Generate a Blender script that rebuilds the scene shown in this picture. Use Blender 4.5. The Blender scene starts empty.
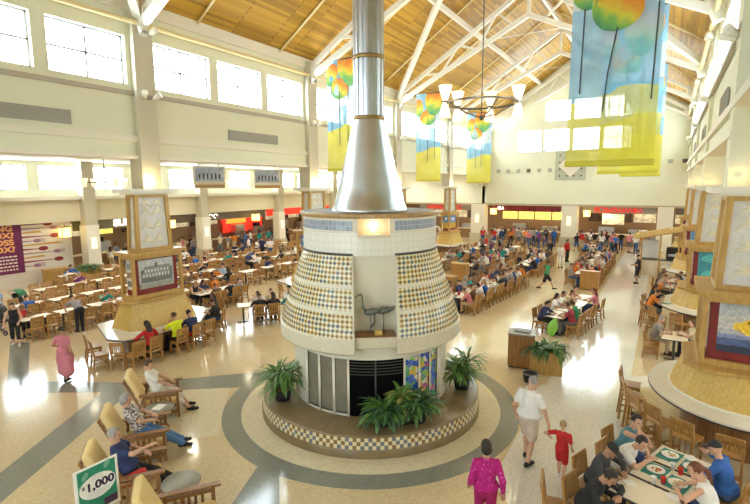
import bpy, bmesh, math, random
import numpy as np
from mathutils import Vector, Matrix
SC = bpy.context.scene
COL = SC.collection
RND = random.Random(11)
PI = math.pi

# ------------------------------------------------------------------ materials
MATS = {}
def mat(name, col, rough=.6, metal=0., var=0., scale=8., emit=0., emitcol=None, spec=.5, bump=0., trans=0.):
    if name in MATS: return MATS[name]
    m = bpy.data.materials.new(name); m.use_nodes = True
    nt = m.node_tree; b = nt.nodes['Principled BSDF']
    c = (*col, 1.)
    b.inputs['Base Color'].default_value = c
    b.inputs['Roughness'].default_value = rough
    b.inputs['Metallic'].default_value = metal
    b.inputs['Specular IOR Level'].default_value = spec
    if emit:
        b.inputs['Emission Color'].default_value = (*(emitcol or col), 1.)
        b.inputs['Emission Strength'].default_value = emit
    tc = nt.nodes.new('ShaderNodeTexCoord')
    nz = nt.nodes.new('ShaderNodeTexNoise'); nz.inputs['Scale'].default_value = scale; nz.inputs['Detail'].default_value = 3
    nt.links.new(tc.outputs['Object'], nz.inputs['Vector'])
    if var:
        r = nt.nodes.new('ShaderNodeValToRGB')
        r.color_ramp.elements[0].position = .3; r.color_ramp.elements[1].position = .7
        r.color_ramp.elements[0].color = tuple(max(0, x*(1-var)) for x in col)+(1,)
        r.color_ramp.elements[1].color = tuple(min(1, x*(1+var)) for x in col)+(1,)
        nt.links.new(nz.outputs['Fac'], r.inputs['Fac']); nt.links.new(r.outputs['Color'], b.inputs['Base Color'])
    if bump:
        bp = nt.nodes.new('ShaderNodeBump'); bp.inputs['Strength'].default_value = bump; bp.inputs['Distance'].default_value = .01
        nt.links.new(nz.outputs['Fac'], bp.inputs['Height']); nt.links.new(bp.outputs['Normal'], b.inputs['Normal'])
    if trans:
        tr = nt.nodes.new('ShaderNodeBsdfTransparent'); mx = nt.nodes.new('ShaderNodeMixShader')
        mx.inputs[0].default_value = trans
        out = nt.nodes['Material Output']
        nt.links.new(b.outputs[0], mx.inputs[1]); nt.links.new(tr.outputs[0], mx.inputs[2]); nt.links.new(mx.outputs[0], out.inputs[0])
    MATS[name] = m
    return m

def wood(name, c1, c2, rough=.4, axis=2, scale=3., stretch=.08):
    if name in MATS: return MATS[name]
    m = mat(name, c1, rough); nt = m.node_tree; b = nt.nodes['Principled BSDF']
    tc = nt.nodes.new('ShaderNodeTexCoord'); mp = nt.nodes.new('ShaderNodeMapping')
    s = [scale*4]*3; s[axis] = scale*4*stretch; mp.inputs['Scale'].default_value = s
    nz = nt.nodes.new('ShaderNodeTexNoise'); nz.inputs['Scale'].default_value = 2.; nz.inputs['Detail'].default_value = 4
    r = nt.nodes.new('ShaderNodeValToRGB'); r.color_ramp.elements[0].position = .35; r.color_ramp.elements[1].position = .65
    r.color_ramp.elements[0].color = (*c1, 1); r.color_ramp.elements[1].color = (*c2, 1)
    nt.links.new(tc.outputs['Object'], mp.inputs['Vector']); nt.links.new(mp.outputs[0], nz.inputs['Vector'])
    nt.links.new(nz.outputs['Fac'], r.inputs['Fac']); nt.links.new(r.outputs['Color'], b.inputs['Base Color'])
    return m

M_WALL = mat('cream_paint', (.77,.765,.59), .7, var=.02, scale=.6)
M_WALL2 = mat('beige_paint', (.70,.63,.44), .7, var=.02, scale=.6)
M_COLM = mat('grey_beige_paint', (.56,.52,.39), .6, var=.03, scale=1.)
M_SOFF = mat('white_paint', (.80,.76,.64), .7)
M_TRIMG = mat('taupe_trim', (.48,.43,.34), .6)
M_STEEL = mat('white_painted_steel', (.82,.80,.70), .45)
M_PIPE = mat('ivory_pipe', (.80,.66,.34), .5)
M_SASH = mat('grey_sash', (.42,.42,.46), .5)
M_PANE = mat('daylit_pane', (.9,.95,1.), .1, emit=12.5, emitcol=(.78,.92,1.))
M_PANEN = mat('shaded_pane', (.9,.95,1.), .1, emit=5.2, emitcol=(.76,.90,1.))  # weaker glow for the fill windows added behind the camera
M_DARK = mat('dark_metal', (.06,.055,.05), .45)
M_BLACK = mat('matt_black', (.012,.012,.012), .6)
M_GREY = mat('grey_plastic', (.25,.25,.26), .5)
M_VENT = mat('vent_grey', (.36,.36,.33), .5)
M_CHROME = mat('brushed_metal', (.62,.65,.70), .30, 1., var=.06, scale=2.)
M_BRONZE = mat('bronze_ring', (.36,.25,.10), .35, .8)
M_OAK = wood('honey_oak', (.46,.27,.07), (.58,.37,.12), .35)
M_OAKD = wood('chair_oak', (.33,.165,.045), (.46,.25,.075), .32)
M_MAPLE = wood('maple_board', (.55,.36,.08), (.66,.46,.13), .45)
M_REDW = wood('reddish_wood', (.20,.055,.03), (.31,.10,.045), .35)
M_BROWNW = wood('walnut_wood', (.22,.10,.035), (.32,.16,.06), .35)
M_LAM = mat('cream_laminate', (.84,.76,.60), .3, var=.03, scale=20.)
M_GRANITE = mat('pale_stone_counter', (.74,.72,.64), .15, var=.06, scale=60.)
M_EDGE = mat('dark_table_edge', (.05,.045,.04), .4)
M_CUSH = mat('cream_cushion', (.78,.58,.26), .8, bump=.2, scale=30.)
M_WHITE = mat('white_paper', (.88,.88,.85), .6)
M_GLOW = mat('lit_amber_shade', (1.,.72,.20), .5, emit=3.2, emitcol=(1.,.70,.16))
M_GLOWW = mat('lit_cream_shade', (1.,.9,.7), .5, emit=.6, emitcol=(1.,.84,.55))
M_DOWN = mat('lit_downlight', (1.,.9,.7), .5, emit=30., emitcol=(1.,.86,.62))
M_TEAL = mat('teal_plastic', (.02,.24,.20), .4)
M_LEAF = mat('leaf_green', (.10,.22,.045), .45, var=.5, scale=12.)
M_LEAFD = mat('leaf_dark', (.045,.12,.05), .45, var=.5, scale=12.)
M_LEAFL = mat('leaf_bright', (.22,.52,.03), .45, var=.2, scale=6.)
M_LEAFV = mat('leaf_variegated', (.30,.32,.08), .45, var=.6, scale=14.)
M_RED = mat('red_panel', (.62,.03,.02), .5)
M_STONE = mat('tan_hearth_stone', (.235,.17,.085), .25, var=.12, scale=2.)
M_TILEW = None

def ramp_nodes(nt, fac, stops):
    r = nt.nodes.new('ShaderNodeValToRGB'); cr = r.color_ramp
    while len(cr.elements) > 1: cr.elements.remove(cr.elements[-1])
    cr.elements[0].position = stops[0][0]; cr.elements[0].color = (*stops[0][1], 1)
    for p, c in stops[1:]:
        e = cr.elements.new(p); e.color = (*c, 1)
    nt.links.new(fac, r.inputs['Fac'])
    return r

# terrazzo floor: speckled colour fields
def terrazzo(name, col, rough=.11):
    m = mat(name, col, rough); nt = m.node_tree; b = nt.nodes['Principled BSDF']
    tc = nt.nodes.new('ShaderNodeTexCoord')
    v = nt.nodes.new('ShaderNodeTexVoronoi'); v.inputs['Scale'].default_value = 28.
    nt.links.new(tc.outputs['Object'], v.inputs['Vector'])
    r = ramp_nodes(nt, v.outputs['Color'], [(0., tuple(x*.86 for x in col)), (.5, col), (1., tuple(min(1, x*1.12) for x in col))])
    n2 = nt.nodes.new('ShaderNodeTexNoise'); n2.inputs['Scale'].default_value = .5
    nt.links.new(tc.outputs['Object'], n2.inputs['Vector'])
    mx = nt.nodes.new('ShaderNodeMix'); mx.data_type = 'RGBA'; mx.blend_type = 'MULTIPLY'; mx.inputs[0].default_value = .25
    r2 = ramp_nodes(nt, n2.outputs['Fac'], [(.3, (.75,.73,.7)), (.7, (1,1,1))])
    nt.links.new(r.outputs[0], mx.inputs[6]); nt.links.new(r2.outputs[0], mx.inputs[7])
    nt.links.new(mx.outputs[2], b.inputs['Base Color'])
    b.inputs['Specular IOR Level'].default_value = .6
    return m
M_FLOOR = terrazzo('tan_terrazzo', (.68,.55,.335))
M_FLOORC = terrazzo('cream_terrazzo', (.74,.66,.46))
M_FLOORG = terrazzo('grey_green_terrazzo', (.255,.265,.225))
M_FLOORL = terrazzo('light_terrazzo', (.77,.755,.69))

# plank ceiling
def plank_mat():
    m = mat('ceiling_planks', (.5,.3,.1), .55); nt = m.node_tree; b = nt.nodes['Principled BSDF']
    tc = nt.nodes.new('ShaderNodeTexCoord'); sp = nt.nodes.new('ShaderNodeSeparateXYZ')
    nt.links.new(tc.outputs['Object'], sp.inputs[0])
    mp = nt.nodes.new('ShaderNodeMapping'); mp.inputs['Scale'].default_value = (9.,.30,0)
    nt.links.new(tc.outputs['Object'], mp.inputs['Vector'])
    vr = nt.nodes.new('ShaderNodeTexBrick'); vr.inputs['Scale'].default_value = 1.
    vr.inputs['Color1'].default_value = (.53,.30,.03,1); vr.inputs['Color2'].default_value = (.25,.125,.012,1)
    vr.inputs['Mortar'].default_value = (.20,.10,.015,1); vr.inputs['Mortar Size'].default_value = .010; vr.offset=.43; vr.offset_frequency=2
    vr.inputs['Brick Width'].default_value = 1.1; vr.inputs['Row Height'].default_value = 1.0; vr.inputs['Bias'].default_value = -.2
    sw = nt.nodes.new('ShaderNodeCombineXYZ'); s2 = nt.nodes.new('ShaderNodeSeparateXYZ')
    nt.links.new(mp.outputs[0], s2.inputs[0])
    nt.links.new(s2.outputs['Y'], sw.inputs['X']); nt.links.new(s2.outputs['X'], sw.inputs['Y'])
    nt.links.new(sw.outputs[0], vr.inputs['Vector'])
    nt.links.new(vr.outputs['Color'], b.inputs['Base Color'])
    return m
M_PLANK = plank_mat()

def brickgrid(name, c1, c2, mortar, w, h, ms=.02):
    """tile grid in uv-free object space of a lathe: uses a stored uv map"""
    m = mat(name, c1, .3); nt = m.node_tree; b = nt.nodes['Principled BSDF']
    uv = nt.nodes.new('ShaderNodeUVMap')
    br = nt.nodes.new('ShaderNodeTexBrick'); br.offset = 0.
    br.inputs['Color1'].default_value = (*c1,1); br.inputs['Color2'].default_value = (*c2,1); br.inputs['Mortar'].default_value = (*mortar,1)
    br.inputs['Scale'].default_value = 1.; br.inputs['Mortar Size'].default_value = ms
    br.inputs['Brick Width'].default_value = w; br.inputs['Row Height'].default_value = h
    nt.links.new(uv.outputs[0], br.inputs['Vector']); nt.links.new(br.outputs['Color'], b.inputs['Base Color'])
    return m
M_TILEW = brickgrid('white_tile', (.80,.78,.70), (.76,.74,.66), (.66,.63,.55), .15, .15, .006)
M_TILEB = brickgrid('blue_grey_tile', (.22,.27,.36), (.32,.36,.44), (.5,.5,.5), .11, .11, .006)

def diamond_mat():
    """cream tiles with small rotated coloured squares; uv in tile units"""
    m = mat('diamond_tile', (.8,.75,.55), .25); nt = m.node_tree; b = nt.nodes['Principled BSDF']
    uv = nt.nodes.new('ShaderNodeUVMap')
    def math_(op, a, bb=None):
        n = nt.nodes.new('ShaderNodeMath'); n.operation = op
        for i, x in enumerate((a, bb)):
            if x is None: continue
            if isinstance(x, (int, float)): n.inputs[i].default_value = x
            else: nt.links.new(x, n.inputs[i])
        return n.outputs[0]
    s = nt.nodes.new('ShaderNodeSeparateXYZ'); nt.links.new(uv.outputs[0], s.inputs[0])
    # rotated 45 lattice
    u = math_('ADD', s.outputs['X'], s.outputs['Y']); v = math_('SUBTRACT', s.outputs['X'], s.outputs['Y'])
    fu = math_('ABSOLUTE', math_('SUBTRACT', math_('FRACT', u), .5)); fv = math_('ABSOLUTE', math_('SUBTRACT', math_('FRACT', v), .5))
    cu = math_('FLOOR', u); cv = math_('FLOOR', v)
    chk = math_('FRACT', math_('MULTIPLY', math_('ADD', cu, cv), .5))     # 0 or .5
    isd = math_('GREATER_THAN', chk, .25)
    wn = nt.nodes.new('ShaderNodeTexWhiteNoise'); wn.noise_dimensions = '2D'
    cmb = nt.nodes.new('ShaderNodeCombineXYZ'); nt.links.new(cu, cmb.inputs[0]); nt.links.new(cv, cmb.inputs[1]); nt.links.new(cmb.outputs[0], wn.inputs['Vector'])
    rc = ramp_nodes(nt, wn.outputs['Value'], [(0,(.30,.15,.018)),(.30,(.34,.20,.025)),(.5,(.12,.135,.15)),(.75,(.18,.11,.045)),(.9,(.10,.12,.15))]); rc.color_ramp.interpolation = 'CONSTANT'
    inside = math_('LESS_THAN', math_('MAXIMUM', fu, fv), .485)
    fac = math_('MULTIPLY', isd, inside)
    mx = nt.nodes.new('ShaderNodeMix'); mx.data_type = 'RGBA'
    nt.links.new(fac, mx.inputs[0]); mx.inputs[6].default_value = (.74,.69,.47,1); nt.links.new(rc.outputs[0], mx.inputs[7])
    nt.links.new(mx.outputs[2], b.inputs['Base Color'])
    return m
M_DIAM = diamond_mat()

def checker_uv(name, c1, c2, c3):
    m = mat(name, c1, .3); nt = m.node_tree; b = nt.nodes['Principled BSDF']
    uv = nt.nodes.new('ShaderNodeUVMap')
    ck = nt.nodes.new('ShaderNodeTexChecker'); ck.inputs['Scale'].default_value = 1.
    ck.inputs['Color1'].default_value = (*c1,1)
    wn = nt.nodes.new('ShaderNodeTexWhiteNoise'); wn.noise_dimensions = '2D'
    fl = nt.nodes.new('ShaderNodeVectorMath'); fl.operation = 'FLOOR'
    nt.links.new(uv.outputs[0], fl.inputs[0]); nt.links.new(fl.outputs[0], wn.inputs['Vector'])
    r = ramp_nodes(nt, wn.outputs['Value'], [(0, c2), (.6, c3)]); r.color_ramp.interpolation = 'CONSTANT'
    nt.links.new(r.outputs[0], ck.inputs['Color2'])
    nt.links.new(uv.outputs[0], ck.inputs['Vector']); nt.links.new(ck.outputs['Color'], b.inputs['Base Color'])
    return m
M_CHECK = checker_uv('checker_tile', (.78,.68,.42), (.25,.14,.05), (.16,.17,.20))

def mosaic_mat():
    m = mat('mosaic_tile', (.3,.3,.4), .3); nt = m.node_tree; b = nt.nodes['Principled BSDF']
    tc = nt.nodes.new('ShaderNodeTexCoord'); v = nt.nodes.new('ShaderNodeTexVoronoi'); v.inputs['Scale'].default_value = 9.
    nt.links.new(tc.outputs['Object'], v.inputs['Vector'])
    sx = nt.nodes.new('ShaderNodeSeparateColor'); nt.links.new(v.outputs['Color'], sx.inputs[0])
    r = ramp_nodes(nt, sx.outputs[0], [(0,(.03,.08,.45)),(.25,(.60,.42,.05)),(.42,(.10,.35,.22)),(.55,(.08,.16,.55)),(.72,(.70,.66,.5)),(.82,(.45,.10,.30)),(.9,(.30,.45,.10))]); r.color_ramp.interpolation = 'CONSTANT'
    nt.links.new(r.outputs[0], b.inputs['Base Color'])
    return m
M_MOSAIC = mosaic_mat()

def spotted(name, base, spot, scale, th=.5):
    m = mat(name, base, .75); nt = m.node_tree; b = nt.nodes['Principled BSDF']
    tc = nt.nodes.new('ShaderNodeTexCoord'); n = nt.nodes.new('ShaderNodeTexNoise'); n.inputs['Scale'].default_value = scale; n.inputs['Detail'].default_value = 1
    nt.links.new(tc.outputs['Object'], n.inputs['Vector'])
    r = ramp_nodes(nt, n.outputs['Fac'], [(0, base), (th, spot)]); r.color_ramp.interpolation = 'CONSTANT'
    nt.links.new(r.outputs[0], b.inputs['Base Color'])
    return m

# ------------------------------------------------------------------ mesh builder
class MB:
    def __init__(s): s.v=[]; s.f=[]; s.m=[]; s.uv={}; s.mats=[]; s.cur=0; s.sm=[]
    def use(s, m):
        if m not in s.mats: s.mats.append(m)
        s.cur = s.mats.index(m); return s
    def face(s, idx, smooth=False, uv=None):
        if uv: s.uv[len(s.f)] = uv
        s.f.append(tuple(idx)); s.m.append(s.cur); s.sm.append(smooth)
    def poly(s, pts, uv=None):
        b=len(s.v); s.v += [tuple(p) for p in pts]; s.face(range(b,b+len(pts)), uv=uv)
    def box(s, c, d, rot=None, bev=0.):
        x,y,z=(k/2 for k in d); b=len(s.v)
        if bev:
            bb=bmesh.new(); bmesh.ops.create_cube(bb,size=1.)
            bmesh.ops.scale(bb,vec=d,verts=bb.verts)
            bmesh.ops.bevel(bb,geom=bb.edges[:],offset=bev,segments=2,affect='EDGES',profile=.5)
            bb.verts.index_update()
            pts=[v.co.copy() for v in bb.verts]; fs=[[v.index for v in f.verts] for f in bb.faces]; bb.free()
        else:
            pts=[Vector((sx*x,sy*y,sz*z)) for sx in(-1,1) for sy in(-1,1) for sz in(-1,1)]
            fs=[(0,1,3,2),(4,6,7,5),(0,4,5,1),(2,3,7,6),(0,2,6,4),(1,5,7,3)]
        R = rot if rot is not None else Matrix.Identity(3)
        cc=Vector(c)
        s.v += [tuple(R@p+cc) for p in pts]
        for f in fs: s.face([b+i for i in f], smooth=False)
        return s
    def bar(s, p0, p1, w, h=None, up=(0,0,1)):
        """box beam from p0 to p1; w across, h along 'up'"""
        h=h or w; p0=Vector(p0);p1=Vector(p1);d=p1-p0;L=d.length;d.normalize()
        u=Vector(up); 
        if abs(u.dot(d))>.98: u=Vector((0,1,0)) if abs(d.y)<.9 else Vector((1,0,0))
        x=d.cross(u).normalized(); z=x.cross(d).normalized()
        R=Matrix((x,d,z)).transposed()
        return s.box((p0+p1)/2,(w,L,h),R)
    def tube(s, path, r, n=8, caps=True, smooth=True):
        P=[Vector(p) for p in path]; k=len(P)
        rs=r if isinstance(r,(list,tuple)) else [r]*k
        b0=len(s.v); ref=None
        for i in range(k):
            t=(P[min(i+1,k-1)]-P[max(i-1,0)]).normalized()
            if ref is None:
                ref=Vector((0,0,1)) if abs(t.z)<.9 else Vector((1,0,0))
            x=t.cross(ref)
            if x.length<1e-4: x=t.orthogonal()
            x.normalize(); y=t.cross(x).normalized(); ref=-y if False else ref
            for j in range(n):
                a=2*PI*j/n; s.v.append(tuple(P[i]+rs[i]*(x*math.cos(a)+y*math.sin(a))))
        for i in range(k-1):
            for j in range(n):
                a=b0+i*n+j;b=b0+i*n+(j+1)%n
                s.face((a,b,b+n,a+n),smooth)
        if caps:
            s.face([b0+j for j in range(n)][::-1]); s.face([b0+(k-1)*n+j for j in range(n)])
        return s
    def lathe(s, prof, n=48, a0=0., a1=2*PI, c=(0,0), smooth=True, su=1., sv=1.):
        """prof: list of (r,z); uv in metres*su"""
        full=abs(a1-a0-2*PI)<1e-6; k=n if full else n+1; b0=len(s.v)
        for r,z in prof:
            for j in range(k):
                a=a0+(a1-a0)*j/n; s.v.append((c[0]+r*math.cos(a),c[1]+r*math.sin(a),z))
        L=[0.]
        for i in range(1,len(prof)): L.append(L[-1]+math.hypot(prof[i][0]-prof[i-1][0],prof[i][1]-prof[i-1][1]))
        for i in range(len(prof)-1):
            rm=max(prof[0][0],prof[-1][0])
            for j in range(n):
                j2=(j+1)%k
                q=(b0+i*k+j,b0+i*k+j2,b0+(i+1)*k+j2,b0+(i+1)*k+j)
                u0=rm*(a1-a0)*j/n*su;u1=rm*(a1-a0)*(j+1)/n*su
                s.face(q,smooth,[(u0,L[i]*sv),(u1,L[i]*sv),(u1,L[i+1]*sv),(u0,L[i+1]*sv)])
        return s
    def disc(s, c, r, z, n=32, up=True, ry=None):
        b=len(s.v); ry=ry or r
        s.v += [(c[0]+r*math.cos(2*PI*j/n),c[1]+ry*math.sin(2*PI*j/n),z) for j in range(n)]
        f=list(range(b,b+n)); s.face(f if up else f[::-1]); return s
    def cyl(s, c, r, z0, z1, n=24, r1=None):
        r1=r if r1 is None else r1
        s.lathe([(r,z0),(r1,z1)],n,c=c); s.disc(c,r1,z1,n); s.disc(c,r,z0,n,False); return s
    def prism(s, pts, z0, z1):
        b=len(s.v); n=len(pts)
        s.v += [(p[0],p[1],z0) for p in pts]+[(p[0],p[1],z1) for p in pts]
        s.face(range(b,b+n)[::-1]); s.face(range(b+n,b+2*n))
        for i in range(n): s.face((b+i,b+(i+1)%n,b+n+(i+1)%n,b+n+i))
        return s
    def frust(s, p0, z0, p1, z1, cap=True):
        b=len(s.v); n=len(p0)
        s.v += [(p[0],p[1],z0) for p in p0]+[(p[0],p[1],z1) for p in p1]
        if cap: s.face(range(b,b+n)[::-1]); s.face(range(b+n,b+2*n))
        for i in range(n): s.face((b+i,b+(i+1)%n,b+n+(i+1)%n,b+n+i))
        return s
    def ell(s, c, r, n=12, m=8, R=None):
        b0=len(s.v)
        for i in range(m+1):
            t=PI*i/m
            for j in range(n):
                a=2*PI*j/n; p=Vector((r[0]*math.sin(t)*math.cos(a),r[1]*math.sin(t)*math.sin(a),r[2]*math.cos(t)))
                if R is not None: p=R@p
                s.v.append((c[0]+p.x,c[1]+p.y,c[2]+p.z))
        for i in range(m):
            for j in range(n):
                s.face((b0+i*n+j,b0+(i+1)*n+j,b0+(i+1)*n+(j+1)%n,b0+i*n+(j+1)%n),True)
        return s
    def xform(s, M):
        s.v=[tuple(M@Vector(p)) for p in s.v]; return s
    def mesh(s, name):
        me=bpy.data.meshes.new(name); me.from_pydata(s.v,[],s.f)
        for m in s.mats: me.materials.append(m)
        me.polygons.foreach_set('material_index',s.m); me.polygons.foreach_set('use_smooth',s.sm)
        if s.uv:
            ul=me.uv_layers.new(name='UVMap').data
            for fi,uv in s.uv.items():
                p=me.polygons[fi]
                for k,li in enumerate(p.loop_indices): ul[li].uv=uv[k]
        me.validate(clean_customdata=False)
        return me
    def build(s, name, parent=None, loc=None, rotz=0., label=None, cat=None, group=None, kind=None):
        return put(name, s.mesh(name), parent, loc, rotz, label, cat, group, kind)

LABELS = {}
def tag(o, label=None, cat=None, group=None, kind=None):
    if label: o['label']=label
    if cat: o['category']=cat
    if group: o['group']=group
    if kind: o['kind']=kind
    return o
def put(name, me, parent=None, loc=None, rotz=0., label=None, cat=None, group=None, kind=None):
    o=bpy.data.objects.new(name, me); COL.objects.link(o)
    if parent is not None: o.parent=parent
    if loc is not None: o.location=loc
    o.rotation_euler=(0,0,rotz)
    return tag(o,label,cat,group,kind)
def empty(name, loc, rotz=0., label=None, cat=None, group=None):
    return put(name, None, None, loc, rotz, label, cat, group)
KIDS={}
def dup(o, loc=None, rotz=None, label=None, group=None, parent=None, top=True):
    c=o.copy(); COL.objects.link(c)
    if parent is not None: c.parent=parent
    if top:
        if loc is not None: c.location=loc
        if rotz is not None: c.rotation_euler=(0,0,rotz)
        if label: c['label']=label
        if group: c['group']=group
    for ch in o.children:
        if ch.name in COL.objects: dup(ch, parent=c, top=False)
    return c
def struct(mb, name, **k): return mb.build(name, kind='structure', **k)
def text_mesh(txt, size, ext=.01, m=None, align='CENTER'):
    cu=bpy.data.curves.new('lettering','FONT'); cu.offset=size*.035; cu.body=txt; cu.size=size; cu.extrude=ext; cu.align_x=align; cu.align_y='CENTER'
    o=bpy.data.objects.new('lettering',cu); COL.objects.link(o)
    dg=bpy.context.evaluated_depsgraph_get(); me=bpy.data.meshes.new_from_object(o.evaluated_get(dg))
    bpy.data.objects.remove(o); bpy.data.curves.remove(cu)
    me.materials.clear(); me.materials.append(m)
    return me
def place_text(name, txt, size, m, parent, loc, right, up, ext=.01, sx=1.):
    me=text_mesh(txt,size,ext,m); r=Vector(right).normalized(); u=Vector(up).normalized(); n=r.cross(u)
    M=Matrix(((r.x*sx,u.x,n.x,loc[0]),(r.y*sx,u.y,n.y,loc[1]),(r.z*sx,u.z,n.z,loc[2]),(0,0,0,1)))
    me.transform(M)
    return put(name, me, parent)
def ordn(i): return ['first','second','third','fourth','fifth','sixth','seventh','eighth','ninth','tenth','eleventh','twelfth','thirteenth','fourteenth','fifteenth','sixteenth','seventeenth','eighteenth','nineteenth','twentieth'][i]

# ------------------------------------------------------------------ camera
F=473.36; YAW,PITCH,ROLL=.55474,.13836,-.005816
H=5.75
fw0=Vector((-math.sin(YAW),math.cos(YAW),0)); rt=Vector((math.cos(YAW),math.sin(YAW),0)); up0=Vector((0,0,1))
fw=fw0*math.cos(PITCH)-up0*math.sin(PITCH); up=up0*math.cos(PITCH)+fw0*math.sin(PITCH)
r_=rt*math.cos(ROLL)+up*math.sin(ROLL); u_=up*math.cos(ROLL)-rt*math.sin(ROLL)
cam=bpy.data.cameras.new('camera'); co=bpy.data.objects.new('camera',cam); COL.objects.link(co)
cam.sensor_width=36.; cam.lens=F/750*36; cam.clip_start=.1; cam.clip_end=300
co.matrix_world=Matrix(((r_.x,u_.x,-fw.x,0),(r_.y,u_.y,-fw.y,0),(r_.z,u_.z,-fw.z,H),(0,0,0,1)))
SC.camera=co
# ------------------------------------------------------------------ the hall (structure)
XL,XR=-16.2,1.1            # inner faces of the two hall walls
XM=(XL+XR)/2
Y0,Y1=-8.,48.              # ends of the hall
ZS=6.85                    # underside of the hall walls
ZW=12.1                    # wall top, roof starts
SL=.66
ZR=ZW+SL*(XM-XL)
XLO,XRO=-32.,17.           # outer aisle walls
COLL=[1.3,10.5,19.75,29.,38.2,47.4]
COLR=[3.9,13.1,22.2,31.4,40.6]

fl=MB().use(M_FLOOR); fl.box((-11,24,-.1),(64,76,.2)); struct(fl,'floor')
def flat(name,pts,m,z): 
    b=MB().use(m); b.prism(pts,.0005,z); return struct(b,name)
FC=(-6.55,10.32)            # fireplace axis
def ring(name,r0,r1,m,z,n=96):
    b=MB().use(m); b.lathe([(r0,.0005),(r0,z),(r1,z),(r1,.0005)],n,c=FC,smooth=False); return struct(b,name)
ring('trim_1',2.6,3.41,M_FLOORC,.004); ring('trim_2',3.41,3.88,M_FLOORG,.004)
flat('trim_3',[(-16.05,6.03),(-13.03,7.68),(-10.4,10.3),(-10.1,9.1),(-12.44,7.31),(-15.09,5.64)],M_FLOORG,.003)
flat('trim_4',[(-13.41,6.88),(-12.79,7.41),(-10.12,3.16),(-9.0,1.4),(-10.4,1.6),(-11.23,3.56)],M_FLOORG,.0025)
flat('trim_5',[(-20.81,7.39),(-20.1,7.75),(-15.16,5.67),(-15.7,5.35)],M_FLOORG,.002)
flat('trim_6',[(-6.9,6.46),(-6.3,6.46),(-5.2,5.3),(-4.6,3.4),(-5.6,3.4)],M_FLOORG,.003)
flat('trim_7',[(-2.9,12.8),(-3.2,13.3),(2.,18.),(2.6,17.4)],M_FLOORL,.0022)
flat('trim_8',[(-2.6,8.5),(-2.7,14.),(-3.,48.),(-.9,48.),(-.6,12.),(-1.2,7.)],M_FLOORL,.002)
flat('trim_9',[(-10.6,9.0),(-9.5,7.8),(-8.6,6.9),(-9.6,5.8),(-12.6,6.9)],M_FLOORC,.002)

def wall_with_holes(name, X, y0, y1, z0, z1, holes, th=.35, m=None, axis='x'):
    """wall in plane X spanning y; holes list (ya,yb,za,zb). axis 'y' swaps x and y"""
    ys=sorted({y0,y1,*[h[0] for h in holes],*[h[1] for h in holes]}); zs=sorted({z0,z1,*[h[2] for h in holes],*[h[3] for h in holes]})
    b=MB().use(m or M_WALL)
    for i in range(len(ys)-1):
        # merge in z
        k=0
        while k<len(zs)-1:
            ym=(ys[i]+ys[i+1])/2
            solid=lambda kk: not any(h[0]<ym<h[1] and h[2]<(zs[kk]+zs[kk+1])/2<h[3] for h in holes)
            if not solid(k): k+=1; continue
            k2=k
            while k2+1<len(zs)-1 and solid(k2+1): k2+=1
            c=(ys[i]+ys[i+1])/2; d=ys[i+1]-ys[i]; zc=(zs[k]+zs[k2+1])/2; dz=zs[k2+1]-zs[k]
            if axis=='x': b.box((X,c,zc),(th,d,dz))
            else: b.box((c,X,zc),(d,th,dz))
            k=k2+1
    return struct(b,name)
WN=[0]
def window(X, ya, yb, za, zb, axis='x', s=1, mull=1, pm=None):
    """grey sash with glazing bars and a daylit pane; s: side of the room"""
    WN[0]+=1
    e=empty('window_%d'%WN[0],(0,0,0)); e['kind']='structure'
    P=lambda y,z,o=0: (X+o*s,y,z) if axis=='x' else (y,X+o*s,z)
    f=MB().use(M_SASH); w=.06
    def bx(y0,y1,z0,z1,t=.08):
        c=P((y0+y1)/2,(z0+z1)/2); d=(t,y1-y0,z1-z0) if axis=='x' else (y1-y0,t,z1-z0); f.box(c,d)
    bx(ya,yb,za,za+w);bx(ya,yb,zb-w,zb);bx(ya,ya+w,za,zb);bx(yb-w,yb,za,zb)
    zc=(za+zb)/2; bx(ya,yb,zc-.03,zc+.03)
    for k in range(mull):
        yc=ya+(yb-ya)*(k+1)/(mull+1); bx(yc-.03,yc+.03,za,zb)
    f.build('window_sash',e)
    g=MB().use(pm or M_PANE); c=P((ya+yb)/2,zc,.06); d=(.02,yb-ya,zb-za) if axis=='x' else (yb-ya,.02,zb-za); g.box(c,d)
    g.build('pane',e)
# left and right hall walls with clerestory windows, three to a bay
def bays(cols): 
    out=[]
    for a,b in zip(cols[:-1],cols[1:]):
        L=(b-a-.66)/3; 
        for k in range(3):
            c=a+.33+L*(k+.5); out.append((c-1.22,c+1.22,9.28,10.9))
    return out
WL=bays([-7.9]+COLL); WR=bays([-5.3]+COLR+[49.7])
WR=[w for w in WR if w[1]<47.8]
wall_with_holes('wall_left',XL-.2,Y0,Y1,ZS,ZW+.2,WL,.4)
wall_with_holes('wall_right',XR+.22,12.7,Y1,ZS,ZW+.2,[w for w in WR if w[0]>13],.4)
wall_with_holes('wall_right_near',4.2,Y0,13.3,ZS-.2,ZW+2.4,[],.4)
b=MB().use(M_WALL); b.box((2.8,13.1,9.6),(2.6,.3,5.9)); struct(b,'wall_right_return')
b=MB().use(M_WALL); b.box((2.95,2.6,12.2),(2.9,21.6,.2)); struct(b,'ceiling_near_recess')
for w in WL:
    window(XL-.22,*w,s=-1)
for w in [w for w in WR if w[0]>13]: window(XR+.24,*w,s=1)
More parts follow.
